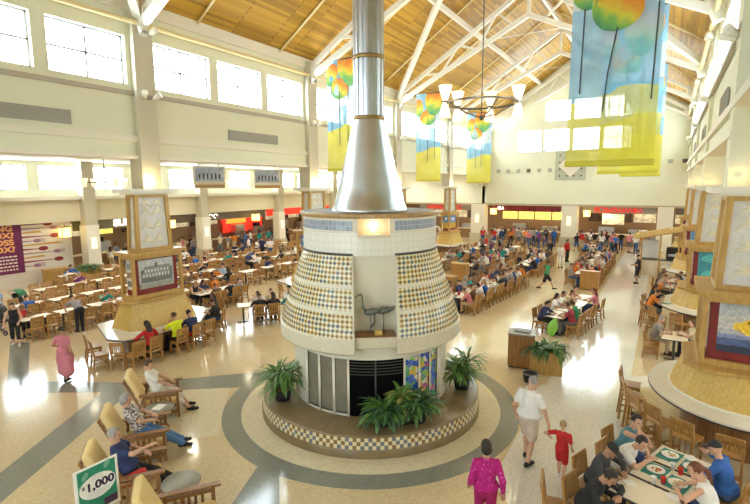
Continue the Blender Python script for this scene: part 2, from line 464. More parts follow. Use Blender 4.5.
for X,s,ya_ in ((XL,1,Y0),(XR,-1,12.7)):
    ym_,yl_=(ya_+Y1)/2,Y1-ya_
    b=MB().use(M_TRIMG); b.box((X+.05*s,ym_,9.0),(.1,yl_,.14)); struct(b,'trim_%d'%(10 if s>0 else 11))
    b=MB().use(M_SOFF); b.box((X-.3*s,ym_,ZS-.04),(.8,yl_,.12)); struct(b,'trim_%d'%(12 if s>0 else 13))
    b=MB().use(M_PIPE); b.tube([(X+.22*s,ya_,11.35),(X+.22*s,Y1,11.35)],.085,8); struct(b,'trim_%d'%(14 if s>0 else 15))
    b=MB().use(M_SOFF); b.box((X+.02*s,ym_,11.95),(.12,yl_,.5)); struct(b,'trim_%d'%(16 if s>0 else 17))
# end walls
FW=[(-13.1,-10.85,8.95,11.0),(-10.6,-8.3,8.95,11.0),(-8.05,-5.75,8.95,11.0),(-5.5,-3.2,8.95,11.0),(-10.6,-8.3,11.75,13.6),(-8.05,-5.75,11.75,13.6),(-5.5,-3.2,11.75,13.6)]
wall_with_holes('wall_far',Y1+.2,XL-.4,XR+.4,3.75,13.6,FW,.4,axis='y')
g=MB().use(M_WALL)
def gable(Y):
    k=(13.6-ZW)/SL; g.poly([(XL+k,Y,13.6),(XR-k,Y,13.6),(XM,Y,ZR)]); return
    # gable above ZW with the upper windows left open
    x0,x1=-10.6,-3.2
    lo=[(XL-.4,ZW),(x0,ZW),(x0,ZW+SL*(x0-XL))]
    g.poly([(p[0],Y,p[1]) for p in lo]); 
    g.poly([(p[0],Y,p[1]) for p in [(x1,ZW),(XR+.4,ZW),(x1,ZW+SL*(XR-x1))]])
    zt=13.6; g.poly([(x0,Y,zt),(x1,Y,zt),(x1,Y,ZW+SL*(XR-x1)),(XM,Y,ZR),(x0,Y,ZW+SL*(x0-XL))])
    for a,b in ((-8.3,-8.05),(-5.75,-5.5)): g.poly([(a,Y,ZW),(b,Y,ZW),(b,Y,zt),(a,Y,zt)])
gable(Y1+.0); gable(Y1+.4)
struct(g,'wall_far_gable')
for w in FW: window(Y1+.2,*w,axis='y',s=1)
NW=[(x,x+2.3,z0,z1) for z0,z1 in ((1.2,4.6),(8.4,11.2)) for x in (-15.2,-12.7,-10.2,-7.7,-5.2,-2.7)]  # unseen windows, added to brighten the near end of the hall
wall_with_holes('wall_near',Y0-.2,XL-.4,XR+3.6,0,19,NW,.4,axis='y')
for w in NW: window(Y0-.2,*w,axis='y',s=-1,pm=M_PANEN)
b=MB().use(M_WALL2); b.box((-24.2,Y0-.2,3.7),(15.8,.4,7.4)); b.box((9.2,Y0-.2,3.7),(15.8,.4,7.4)); struct(b,'wall_near_aisles')
# roof
for nm,xa,xb in (('ceiling',XL-.4,XM),('ceiling_right',XR+.4,XM)):
    z0=ZW-SL*.4; b=MB().use(M_PLANK)
    pts=[(xa,Y0-.4,z0),(xb,Y0-.4,ZR),(xb,Y1+.4,ZR),(xa,Y1+.4,z0)]
    top=[(p[0],p[1],p[2]+.25) for p in pts]
    b.poly(pts); b.poly(top)
    for i in range(4): b.poly([pts[i],pts[(i+1)%4],top[(i+1)%4],top[i]])
    struct(b,nm)
def rz(x): return ZW+SL*(min(x-XL,XR-x))
# trusses at each pair of columns
tn=0
for yc in COLL:
    b=MB().use(M_STEEL); 
    for s,xw in ((1,XL),(-1,XR)):
        A0=Vector((xw+.15*s,yc,11.75)); A1=Vector((XM,yc,17.0)); B0=Vector((xw+.25*s,yc,11.35)); B1=Vector((XM,yc,15.4))
        b.bar(A0,A1,.22,.24); b.bar(B0,B1,.22,.26)
        prev=None
        for k,t in enumerate((.22,.36,.5,.64,.78,.9)):
            p=A0.lerp(A1,t) if k%2==0 else B0.lerp(B1,t)
            if prev is not None: b.bar(prev,p,.12)
            prev=p
        b.bar((xw+.12*s,yc,11.0),(xw+.45*s,yc,11.9),.3,.34)
    b.bar((XM,yc,15.3),(XM,yc,17.3),.18)
    b.bar((XM-2.2,yc,15.4-2.2*.468),(XM+2.2,yc,15.4-2.2*.468),.03,.03)
    struct(b,'roof_truss')
# purlins along the hall, rods up the slope, hip braces
for x in (XL+5.1,XM,XR-5.1):
    b=MB().use(M_STEEL); z=rz(x)-.22-(.25 if x==XM else 0); b.box((x,(Y0+Y1)/2,z),(.16,Y1-Y0,.3)); struct(b,'ceiling_purlin')
for s,xw in ((1,XL),(-1,XR)):
    y=-.9
    while y<47:
        if min(abs(y-c) for c in COLL)>.6:
            b=MB().use(M_PIPE); x0=xw+.1*s; b.tube([(x0,y,rz(x0)-.1),(XM-.2*s,y,rz(XM-.2*s)-.1)],.05,6); struct(b,'sprinkler_pipe')
        y+=4.62
for yc in COLL[3:4]+COLL[1:2]:
    for s,xw in ((1,XL),(-1,XR)):
        b=MB().use(M_STEEL); b.bar((xw+.2*s,yc-.1,11.6),(XM-.3*s,yc-8.1,rz(XM-.3*s)-.45),.26,.3); struct(b,'ceiling_hip_brace')
# columns
def column(x,y,z0,z1,w,m=M_COLM):
    b=MB().use(m); b.box((x,y,(z0+z1)/2),(w,w,z1-z0)); return struct(b,'column')
for y in COLL: column(XL-.12,y,5.7,12.0,.72)
for y in COLR: column(XR+.33,y,5.7,12.0,.82,M_WALL)
# aisles
for s,xi,xo,nm in ((-1,XL,XLO,'left'),(1,XR,XRO,'right')):
    xa=(xi+xo)/2
    b=MB().use(M_SOFF); b.box((xa-.3*s*-1,(Y0+Y1)/2,7.45),(abs(xo-xi)+.8,Y1-Y0+9,.2)); struct(b,'ceiling_aisle_%s'%nm)
    wins=[]; y=10.83 if s<0 else -4.
    while y<46: wins.append((y,y+2.25,5.62,7.1)); y+=2.9
    wall_with_holes('wall_%s_outer'%nm,xo+.15*s,Y0,Y1+4,3.7,7.4,wins,.3,M_WALL)
    for w in wins: window(xo+.2*s,*w,s=s)
    b=MB().use(M_WALL2); b.box((xo-.12*s,20,4.35),(.5,Y1-Y0,1.35)); struct(b,'wall_%s_bulkhead'%nm)
    b=MB().use(M_SOFF); b.box((xo-.25*s,20,5.14),(.9,Y1-Y0,.22)); struct(b,'trim_%d'%(18 if s<0 else 19))
# lower left outer wall: mural wall up to Y=15, storefront recess beyond
b=MB().use(mat('poster_wall_grey',(.62,.57,.50),.6)); b.box((XLO-.15,3.6,1.85),(.3,23.2,3.7)); struct(b,'wall_left_lower')
b=MB().use(M_DARK)
b.use(mat('store_back_wall',(.30,.20,.12),.7)); b.box((XLO-7.,31.4,1.85),(.3,33.,3.7)); struct(b,'wall_left_storefront')
b=MB().use(mat('store_ceiling',(.50,.42,.30),.7)); b.box((XLO-3.6,31.4,3.78),(7.,33.,.16)); struct(b,'ceiling_storefront_left')
b=MB().use(M_WALL2); b.box((XLO-3.6,15.1,1.85),(7.,.3,3.7)); b.box((XLO-3.6,47.9,1.85),(7,.3,3.7)); struct(b,'wall_left_return')
b=MB().use(M_WALL2); b.box((XRO+.15,20,1.85),(.3,56.,3.7)); struct(b,'wall_right_lower')
# far storefronts
YB=53.
b=MB().use(mat('store_back_wall2',(.34,.22,.13),.7)); b.box((-7.5,YB+.15,2.),(50,.3,4.)); struct(b,'wall_far_storefront')
b=MB().use(mat('store_ceiling',(.50,.42,.30),.7)); b.box((-7.5,50.5,3.85),(50,5.2,.16)); struct(b,'ceiling_storefront_far')
b=MB().use(M_WALL); b.box((-24.2,Y1+.2,5.6),(15.8,.4,3.7)); b.box((9.2,Y1+.2,5.6),(15.8,.4,3.7)); struct(b,'wall_far_aisles')
for x in (-16.8,-7.9): 
    b=MB().use(M_SOFF); b.box((x,Y1-.1,1.9),(1.35,1.35,3.8)); b.use(M_COLM); b.box((x,Y1-.1,.45),(1.55,1.55,.9)); struct(b,'column')
b=MB().use(M_SOFF); b.box((-.2,Y1+.2,1.9),(1.2,.8,3.8)); struct(b,'column')
AC=[16.05,24.75,33.4,42.0]
for y in AC:
    b=MB().use(M_COLM); b.box((XLO+.6,y,4.9),(.72,.72,4.9)); b.use(M_SOFF); b.box((XLO+.6,y,1.7),(.8,.8,3.4)); b.use(M_COLM); b.box((XLO+.6,y,.45),(.95,.95,.9)); struct(b,'column')
# vents in the left wall
for i,(ya,yb,z) in enumerate(((4.8,8.0,7.95),(14.3,17.3,7.95),(23.6,26.4,7.95),(32.6,35.4,7.95))):
    b=MB().use(M_VENT); b.box((XL+.03,(ya+yb)/2,z),(.05,yb-ya,.42))
    b.use(M_TRIMG)
    for k in range(6): b.box((XL+.065,(ya+yb)/2,z-.16+k*.064),(.03,yb-ya-.06,.02))
    b.build('wall_vent',label='long grey louvred vent on the left wall, %s from the near end'%ordn(i),cat='vent',group='vents on the left wall')
for i,(ya,yb) in enumerate(((15.2,17.),(24.4,26.2),(33.6,35.4))):
    b=MB().use(M_VENT); b.box((XR-.03,(ya+yb)/2,7.9),(.05,yb-ya,.55)); b.use(M_TRIMG)
    for k in range(7): b.box((XR-.065,(ya+yb)/2,7.69+k*.07),(.03,yb-ya-.06,.02))
    b.build('wall_vent',label='grey louvred vent on the right wall above the %s pier gap'%ordn(i),cat='vent',group='vents on the right wall')
# small square tiles and the diamond panel on the far wall
M_SQD=mat('dark_square',(.10,.06,.05),.4); M_SQG=mat('grey_green_square',(.42,.45,.36),.4)
for i in range(7):
    b=MB().use(M_SQD if i in (0,4) else M_SQG); b.box((-15.95+i*1.0,Y1-.04,7.16),(.34,.06,.34),bev=.01)
    b.build('wall_tile',label='small square tile on the far wall, %s from the left in the row of seven'%ordn(i),cat='wall tile',group='square tiles on the far wall')
for x,m,t in ((-.15,M_SQG,'grey green square tile on the far wall right of the yellow banners'),(.9,M_SQD,'dark red square tile on the far wall nearest the right corner')):
    b=MB().use(m); b.box((x,Y1-.04,7.7),(.38,.06,.34),bev=.01); b.build('wall_tile',label=t,cat='wall tile')
b=MB().use(mat('sage_panel',(.46,.48,.36),.5,var=.1,scale=3.)); b.box((-8.1,Y1-.05,7.55),(2.7,.08,2.7))
b.use(M_SQD)
for i in range(4):
    for j in range(4): b.box((-9.05+i*.64,Y1-.1,6.6+j*.64),(.14,.04,.14),Matrix.Rotation(PI/4,3,'Y'))
b.use(M_SOFF); b.box((-8.1,Y1-.1,7.55),(1.5,.05,1.5),Matrix.Rotation(PI/4,3,'Y'))
b.build('wall_panel',label='large sage green square panel with diamond pattern on the far wall',cat='wall panel')
# spot fixtures on the columns
def spot_fixture(x,y,z,s,label):
    e=empty('spotlight',(x,y,z),label=label,cat='spotlight',group='twin spotlights on the columns')
    b=MB().use(M_VENT); b.box((.05*s,0,0),(.1,.3,.12)); b.build('wall_bracket',e)
    for k in (-1,1):
        b=MB().use(M_STEEL); b.tube([(.12*s,k*.16,-.05),(.2*s,k*.2,.0),(.36*s,k*.3,.1)],[.05,.08,.11],10); b.use(M_DOWN); 
        b.build('lamp_head',e)
for side,cols,x,s in (('left',COLL,XL+.25,1),('right',COLR,XR+.02,-1)):
    for i,y in enumerate(cols):
        for z,t in ((11.1,'upper'),(8.9,'lower')):
            if y<3: continue
            spot_fixture(x,y,z,s,'%s twin spotlight on the %s column of the %s wall'%(t,ordn(i),side))
# ------------------------------------------------------------------ fireplace
FR=math.radians(35.5)
fp=empty('fireplace',(FC[0],FC[1],0),FR,'huge round tiled fireplace with flared hood and polished metal chimney in mid hall','fireplace')
D2=math.radians
b=MB().use(M_STONE); b.lathe([(2.88,0),(2.88,.17),(2.86,.2)],96); 
b.use(M_CHECK); b.lathe([(2.86,.2),(2.83,.455)],96,su=1/.085,sv=1/.085)
b.use(M_STONE); b.lathe([(2.84,.455),(2.84,.485),(2.80,.5),(1.7,.5)],96)
b.use(mat('joint_dark',(.16,.11,.05),.6))
for k in range(14):
    a=2*PI*(k+.5)/14; R=Matrix.Rotation(a,3,'Z'); b.box(R@Vector((2.40,0,.4995)),(.78,.025,.006),R)
b.build('hearth_base',fp)
M_CREAM=mat('cream_plaster',(.70,.65,.53),.5,var=.02,scale=1.5)
M_CREAMS=mat('cream_stone',(.66,.60,.46),.4,var=.06,scale=14.)
A=lambda deg: D2(-90+deg)
b=MB().use(M_CREAM)
b.lathe([(2.0,.5),(2.0,2.2)],60,A(52),A(360-52)); b.lathe([(2.0,1.86),(2.0,2.2)],40,A(-52),A(52))
b.lathe([(2.0,.5),(2.0,.56)],40,A(-52),A(-18)); b.lathe([(2.0,.5),(2.0,.56)],40,A(19),A(52))
for a0,a1 in ((-29,-27),(-40.5,-38.5),(-53.5,-51),(-18.5,-17.),(18.5,20.),(30.,31.5),(40.,41.5),(49.,53.5)): b.lathe([(2.0,.5),(2.03,.5),(2.03,1.88),(2.0,1.88)],3,A(a0),A(a1))
b.use(M_BLACK); b.lathe([(1.9,.5),(1.9,1.9)],40,A(-52),A(52))
b.build('drum',fp)
M_PANG=mat('grey_brown_panel',(.20,.18,.13),.35,var=.12,scale=3.)
for a0,a1 in ((-51,-40.5),(-38.5,-29),(-27,-18.5)):
    p=MB().use(M_PANG); p.lathe([(2.005,.56),(2.005,1.86)],8,A(a0),A(a1)); p.use(M_DARK); p.lathe([(2.006,.56),(2.012,.56),(2.012,.6)],8,A(a0),A(a1)); p.build('side_panel',fp)['label']='grey brown side panel'
for a0,a1 in ((20,30),(31.5,40),(41.5,49)):
    p=MB().use(M_MOSAIC); p.lathe([(2.005,.56),(2.005,1.86)],8,A(a0),A(a1)); p.build('mosaic_panel',fp)['label']='blue and yellow mosaic panel'
p=MB().use(mat('soot_black',(.004,.004,.004),.9,spec=.05)); p.lathe([(1.97,.5),(1.97,1.86)],24,A(-17.5),A(19)); p.use(M_DARK)  # near-black, low-gloss sheet closing the fire opening
for k in range(5): p.lathe([(1.985,1.5+k*.07),(1.985,1.52+k*.07)],24,A(-17),A(18.5))
p.tube([(0,-2.0,.5),(0,-2.0,1.86)],.02,6); p.build('fire_screen',fp)['label']='black fire screen'
# hood with the slot in front
W=.475
def hood_ring(prof,m,su=9.2,name='tile_hood',n=72):
    for (r0,z0),(r1,z1) in zip(prof[:-1],prof[1:]):
        b0=len(hd.v); al0=math.asin(W/r0); al1=math.asin(W/r1); hd.use(m)
        for r,z,al in ((r0,z0,al0),(r1,z1,al1)):
            for j in range(n+1):
                a=-PI/2+al+(2*PI-2*al)*j/n; hd.v.append((r*math.cos(a),r*math.sin(a),z))
        L=math.hypot(r1-r0,z1-z0); rm=(r0+r1)/2
        for j in range(n):
            u=lambda k: rm*(2*PI-2*al0)*k/n*su
            hood_ring.v0=getattr(hood_ring,'v0',0.)
            hd.face((b0+j,b0+j+1,b0+n+1+j+1,b0+n+1+j),True,[(u(j),hood_ring.v0),(u(j+1),hood_ring.v0),(u(j+1),hood_ring.v0+L*su),(u(j),hood_ring.v0+L*su)])
        hood_ring.v0+=L*su
hd=MB()
HP=[(2.31,2.43),(2.27,2.6),(2.16,2.95),(2.13,3.02),(1.96,3.48),(1.935,3.55),(1.80,3.98),(1.72,4.2)]
hood_ring(HP[0:3],M_DIAM); hood_ring(HP[2:4],M_CREAM,10); hood_ring(HP[3:5],M_DIAM); hood_ring(HP[4:6],M_CREAM,10); hood_ring(HP[5:8],M_DIAM)
hood_ring([(1.735,4.19),(1.74,4.23),(1.70,4.24)],M_EDGE)
for s in (-1,1):        # reveals of the slot
    hd.use(M_CREAM)
    pts=[(s*W,-math.sqrt(r*r-W*W),z) for r,z in HP]+[(s*W,-1.60,4.2),(s*W,-1.60,2.43)]
    hd.poly(pts if s<0 else pts[::-1]); 
    for (r0,z0),(r1,z1) in zip(HP[:-1],HP[1:]):
        hd.bar((s*(W+.015),-math.sqrt(r0*r0-W*W)-.004,z0),(s*(W+.015),-math.sqrt(r1*r1-W*W)-.004,z1),.035,.012)
hd.build('tile_hood',fp)
hd=MB(); hood_ring([(2.0,2.18),(2.30,2.06),(2.345,2.1),(2.345,2.40),(2.31,2.43)],M_CREAMS)
for s in (-1,1): hd.poly([(s*W,-math.sqrt(r*r-W*W),z) for r,z in ((2.0,2.18),(2.30,2.06),(2.345,2.1),(2.345,2.40),(2.31,2.43))]+[(s*W,-1.9,2.43),(s*W,-1.9,2.18)])
hd.build('hood_lip',fp)
b=MB().use(M_CREAM); b.box((0,-1.60,3.31),(.96,.04,1.8)); b.build('niche_back',fp)
b=MB().use(M_CREAMS); b.box((0,-1.87,2.31),(.95,.55,.24),bev=.015); b.use(M_BROWNW); b.box((0,-1.86,2.437),(.93,.5,.012)); b.build('niche_shelf',fp)
b=MB().use(M_TILEW); b.lathe([(1.70,4.18),(1.70,4.66)],96)
al=math.degrees(math.asin(.36/1.7))
b.lathe([(1.70,4.66),(1.70,4.72)],90,A(al),A(360-al)); b.use(M_CREAM); b.lathe([(1.715,4.70),(1.72,4.74),(1.70,4.76)],90,A(al),A(360-al))
b.use(M_TILEB); b.lathe([(1.703,4.75),(1.703,4.98)],90,A(al+4),A(360-al-4)); b.use(M_CREAM); b.lathe([(1.70,4.74),(1.70,5.04)],90,A(al),A(360-al))
# upper lit niche
yb_=-1.34
b.poly([(-.36,yb_,4.66),(.36,yb_,4.66),(.36,yb_,5.04),(-.36,yb_,5.04)])
for s in (-1,1): b.poly([(s*.36,-1.66,4.66),(s*.36,yb_,4.66),(s*.36,yb_,5.04),(s*.36,-1.66,5.04)])
b.use(M_CREAMS); b.box((0,-1.56,4.64),(.74,.42,.07))
b.build('upper_drum',fp)
b=MB().use(M_GLOWW); b.ell((0,-1.46,4.72),(.05,.05,.035)); b.build('niche_lamp',fp)
b=MB().use(wood('cap_wood',(.36,.22,.08),(.46,.29,.12),.4)); b.lathe([(1.70,5.03),(1.76,5.04),(1.78,5.13),(1.70,5.145)],96)
b.prism([(-.5,-1.66),(0,-1.86),(.5,-1.66)],5.035,5.13); b.use(M_DARK); b.disc((0,0),1.72,5.14,72); b.build('cap_rim',fp)
b=MB().use(M_CHROME); b.lathe([(.96,5.14),(.95,5.2),(.92,5.24),(.79,5.74),(.65,6.29),(.52,6.84),(.40,7.36),(.39,7.42)],64); b.build('chimney_cone',fp)
b=MB().use(M_CHROME); n=96; k=len(b.v)
for z in (7.42,16.9):
    for j in range(n):
        r=.362+(.022 if (j//3)%2 else -.022); b.v.append((r*math.cos(2*PI*j/n),r*math.sin(2*PI*j/n),z))
for j in range(n): b.face((j,(j+1)%n,n+(j+1)%n,n+j),False)
b.build('chimney_flue',fp)
for z in (7.42,8.86,10.3,11.75,13.2): 
    b=MB().use(M_BRONZE); b.lathe([(.37,z-.05),(.40,z-.045),(.40,z+.045),(.37,z+.05)],48); b.build('chimney_ring',fp)
b=MB().use(M_DARK); a=A(-47); b.ell((2.0*math.cos(a),2.0*math.sin(a),2.0),(.06,.06,.1)); b.build('badge',fp)
b=MB().use(M_BROWNW); a=A(46); R=Matrix.Rotation(a,3,'Z'); b.box((2.02*math.cos(a),2.02*math.sin(a),2.0),(.04,.16,.2),R); b.build('wall_plate',fp)
FM=Matrix.Translation((FC[0],FC[1],0))@Matrix.Rotation(FR,4,'Z')
def crane(lx,ly,flip,kind,label):
    p=FM@Vector((lx,ly,2.443)); e=empty('crane_statue',p,FR+(0 if flip>0 else PI),label,'statue')
    m=mat('verdigris_bronze',(.16,.17,.15),.45,.5,var=.3,scale=9.)
    b=MB().use(M_BROWNW); b.cyl((0,0),.07,0,.035,12); b.build('base',e)
    b=MB().use(m); b.tube([(0,0,.03),(0.01,0,.25),(0,0,.45)],[.012,.012,.018],6); b.build('leg',e)
    b=MB().use(m); b.ell((.02,0,.50),(.17,.075,.075),14,8,Matrix.Rotation(-.25*1,3,'Y'))
    b.tube([(.1,0,.50),(.22,0,.55),(.30,0,.62)],[.06,.035,.006],8); b.build('body',e)
    b=MB().use(m)
    if kind=='up': b.tube([(-.11,0,.52),(-.16,0,.60),(-.165,0,.72),(-.17,0,.84),(-.20,0,.90),(-.25,0,.895),(-.36,0,.83)],[.045,.028,.02,.02,.028,.024,.004],8)
    else: b.tube([(-.11,0,.52),(-.17,0,.50),(-.20,0,.40),(-.2,0,.25),(-.23,0,.18),(-.3,0,.08)],[.045,.028,.02,.02,.026,.004],8)
    b.build('neck',e)
crane(-.1,-1.84,1,'up','bronze crane statue with raised curved neck on the fireplace shelf')
crane(.2,-1.74,1,'down','bronze crane statue with lowered head and lifted tail on the fireplace shelf')
b=MB().use(M_MAPLE); b.box((0,0,.055),(.17,.05,.11),bev=.006); p=FM@Vector((.07,-1.98,2.444)); b.build('plaque',loc=p,rotz=FR,label='small pale wooden plaque between the crane statues',cat='plaque')

# ------------------------------------------------------------------ plants
def leafblade(b, base, az, L, w, droop, el0, seg=5):
    pts=[];d=Vector((math.cos(az),math.sin(az),0)); p=Vector(base); el=el0
    side=Vector((-math.sin(az),math.cos(az),0)); rows=[]
    for i in range(seg+1):
        t=i/seg; ww=w*math.sin(PI*min(.97,.12+t*.85))**.8
        rows.append((p-side*ww/2,p+Vector((0,0,.006))-0*side,p+side*ww/2)); el-=droop/seg
        p=p+(d*math.cos(el)+Vector((0,0,math.sin(el))))*(L/seg)
    k=len(b.v)
    for r in rows: b.v += [tuple(x) for x in r]
    for i in range(seg):
        for j in (0,1): b.face((k+i*3+j,k+i*3+j+1,k+i*3+3+j+1,k+i*3+3+j),True)
def plant(name,loc,label,pot,leafm,nl,h,spread,w,seed,leafm2=None,cat='plant',canes=3):
    R=random.Random(seed); e=empty(name,loc,0,label,cat)
    b=MB().use(pot); b.lathe([(.13,0),(.18,.02),(.22,.26),(.2,.27),(.19,.23)],20); b.use(M_BROWNW); b.disc((0,0),.195,.24,20); b.build('pot',e)
    s=MB().use(M_BROWNW); f=MB()
    for c in range(canes):
        a=2*PI*c/canes+R.random(); top=Vector((.12*math.cos(a)*spread,.12*math.sin(a)*spread,h*(.35+.4*R.random())))
        s.tube([(0.05*math.cos(a),.05*math.sin(a),.2),tuple(top)],.018,6)
        for k in range(nl//canes):
            f.use(leafm2 if (leafm2 and R.random()<.4) else leafm)
            zz=.25+(top.z-.2)*R.random()**.6
            t=(zz-.2)/max(.05,top.z-.2); base=Vector((.05*math.cos(a),.05*math.sin(a),.2)).lerp(top,min(1,t))
            leafblade(f,base,R.random()*2*PI,spread*(.32+.28*R.random()),w,1.0+R.random()*1.1,.5+R.random()*.8)
    s.build('stem',e); f.build('foliage',e)
    return e
def onbase(deg,r): 
    a=D2(-90+deg); return FM@Vector((r*math.cos(a),r*math.sin(a),.503))
plant('potted_plant',onbase(-68,2.42),'tall green strap leaf plant on the left end of the hearth',M_BLACK,M_LEAF,170,1.05,1.35,.06,1)
plant('potted_plant',onbase(76,2.42),'tall green strap leaf plant on the right end of the hearth',M_BLACK,M_LEAF,170,1.05,1.35,.06,2)
plant('potted_plant',onbase(4,2.38),'dark bushy plant in front of the black fire screen',M_BLACK,M_LEAFD,170,.62,1.15,.085,3,M_LEAF)
plant('potted_plant',onbase(15,2.36),'yellow and green croton plant between two dark plants on the hearth',M_BLACK,M_LEAFV,90,.95,.8,.10,4,M_LEAF)
plant('potted_plant',onbase(22,2.44),'dark bushy plant in front of the mosaic panels',M_BLACK,M_LEAFD,170,.66,1.1,.085,5,M_LEAF)

# ------------------------------------------------------------------ display piers
M_FROST=mat('frosted_panel',(.50,.49,.45),.35,var=.08,scale=2.,emit=.12,emitcol=(.8,.78,.7)); M_ETCH=mat('etched_wheat',(.80,.74,.56),.35)
M_REDBOX=mat('dark_red_lining',(.22,.02,.02),.5,var=.2,scale=3.)
def oct_(hx,hy,c): return [(-hx+c,-hy),(hx-c,-hy),(hx,-hy+c),(hx,hy-c),(hx-c,hy),(-hx+c,hy),(-hx,hy-c),(-hx,-hy+c)]
def rect_(hx,hy): return [(-hx,-hy),(hx,-hy),(hx,hy),(-hx,hy)]
def round_(hx,hy,n=40): return [(hx*math.cos(2*PI*k/n),hy*math.sin(2*PI*k/n)) for k in range(n)]
def picture(e,kind,c,right,w,h,nrm):
    """framed picture lying on a face, right = unit vector, nrm = outward"""
    r=Vector(right);n=Vector(nrm); R=Matrix((r,Vector((0,0,1)).cross(r),Vector((0,0,1)))).transposed()
    b=MB(); C=Vector(c)
    def pt(u,v,o): return C+r*u+Vector((0,0,v))+n*o
    def q(u0,u1,v0,v1,o,m): b.use(m); b.box(pt((u0+u1)/2,(v0+v1)/2,o),(u1-u0,.012,v1-v0),R)
    K=lambda nm,col: mat(nm,col,.5,var=.25,scale=14.)
    if kind=='school':
        q(-w/2,w/2,-h/2,h/2,0,K('photo_paper',(.55,.56,.58)))
        q(-w*.44,w*.46,-h*.3,h*.16,.008,K('photo_brick',(.17,.18,.17))); q(-w*.36,w*.4,-h*.05,h*.26,.010,K('photo_roof',(.25,.27,.25)))
        for k in range(9): q(-w*.4+k*w*.09,-w*.35+k*w*.09,-h*.12,-h*.0,.014,K('photo_pane',(.62,.64,.62)))
        for k in range(8): q(-w*.34+k*w*.09,-w*.29+k*w*.09,h*.06,h*.15,.014,K('photo_pane',(.62,.64,.62)))
        q(-w*.05,w*.03,h*.24,h*.36,.012,K('photo_brick',(.17,.18,.17))); q(-w/2,w/2,-h*.5,-h*.32,.008,K('photo_lawn',(.33,.34,.30)))
    elif kind=='sunset':
        for k,(a,c_) in enumerate(((0,(.03,.04,.08)),(.14,(.09,.13,.30)),(.28,(.24,.28,.48)),(.36,(.46,.46,.50)),(.46,(.55,.54,.52)),(.72,(.46,.48,.50)),(.88,(.38,.41,.45)))):
            q(-w/2,w/2,-h/2+a*h,h/2,.001*k,K('dusk_%d'%k,c_))
        cl=K('lit_cloud',(.95,.58,.05)); cl2=K('warm_cloud',(.50,.36,.24))
        for u,v,a,bb,m in ((.05,.03,.34,.14,cl),(.3,.08,.3,.12,cl),(-.06,-.06,.16,.05,cl2),(.0,.12,.10,.05,cl),(.25,-.05,.25,.05,cl2)):
            b.use(m); pts=[pt(u*w+a*w*math.cos(t*PI/8),v*h+bb*h*math.sin(t*PI/8)*(1+.3*math.sin(3*t)),.012+.002*(m is cl)) for t in range(16)]; b.poly(pts)
    elif kind=='reef':
        q(-w/2,w/2,-h/2,h/2,0,K('reef_blue',(.05,.28,.36)))
        for u,v,a,bb,c_ in ((-.2,.25,.2,.14,(.10,.50,.50)),(.15,.2,.25,.1,(.03,.16,.30)),(-.2,-.28,.18,.14,(.7,.65,.6)),(.18,-.25,.2,.16,(.55,.12,.06)),(0,-.1,.12,.1,(.75,.72,.6)),(.3,-.02,.14,.08,(.60,.58,.5))):
            b.use(K('reef_%d'%int(100*(u+1)),c_)); b.poly([pt(u*w+a*w*math.cos(t*PI/8)*(1+.2*math.sin(5*t)),v*h+bb*h*math.sin(t*PI/8),.01) for t in range(16)])
    elif kind=='sky':
        q(-w/2,w/2,-h/2,h/2,0,K('print_sky',(.14,.28,.55))); q(-w/2,w/2,-h/2,-h*.05,.006,K('print_gold',(.62,.40,.06))); 
        b.use(K('print_cloud',(.7,.75,.8))); b.poly([pt(.05*w+.25*w*math.cos(t*PI/8),.25*h+.12*h*math.sin(t*PI/8),.01) for t in range(16)])
    else:
        q(-w/2,w/2,-h/2,h/2,0,K('print_page',(.66,.64,.58)))
        for k in range(3): q(-w*.4,w*.4,-h*.4+k*h*.28,-h*.22+k*h*.28,.006,K('print_%d'%k,((.2,.2,.2),(.35,.2,.15),(.25,.3,.32))[k]))
    return b.build('picture',e)
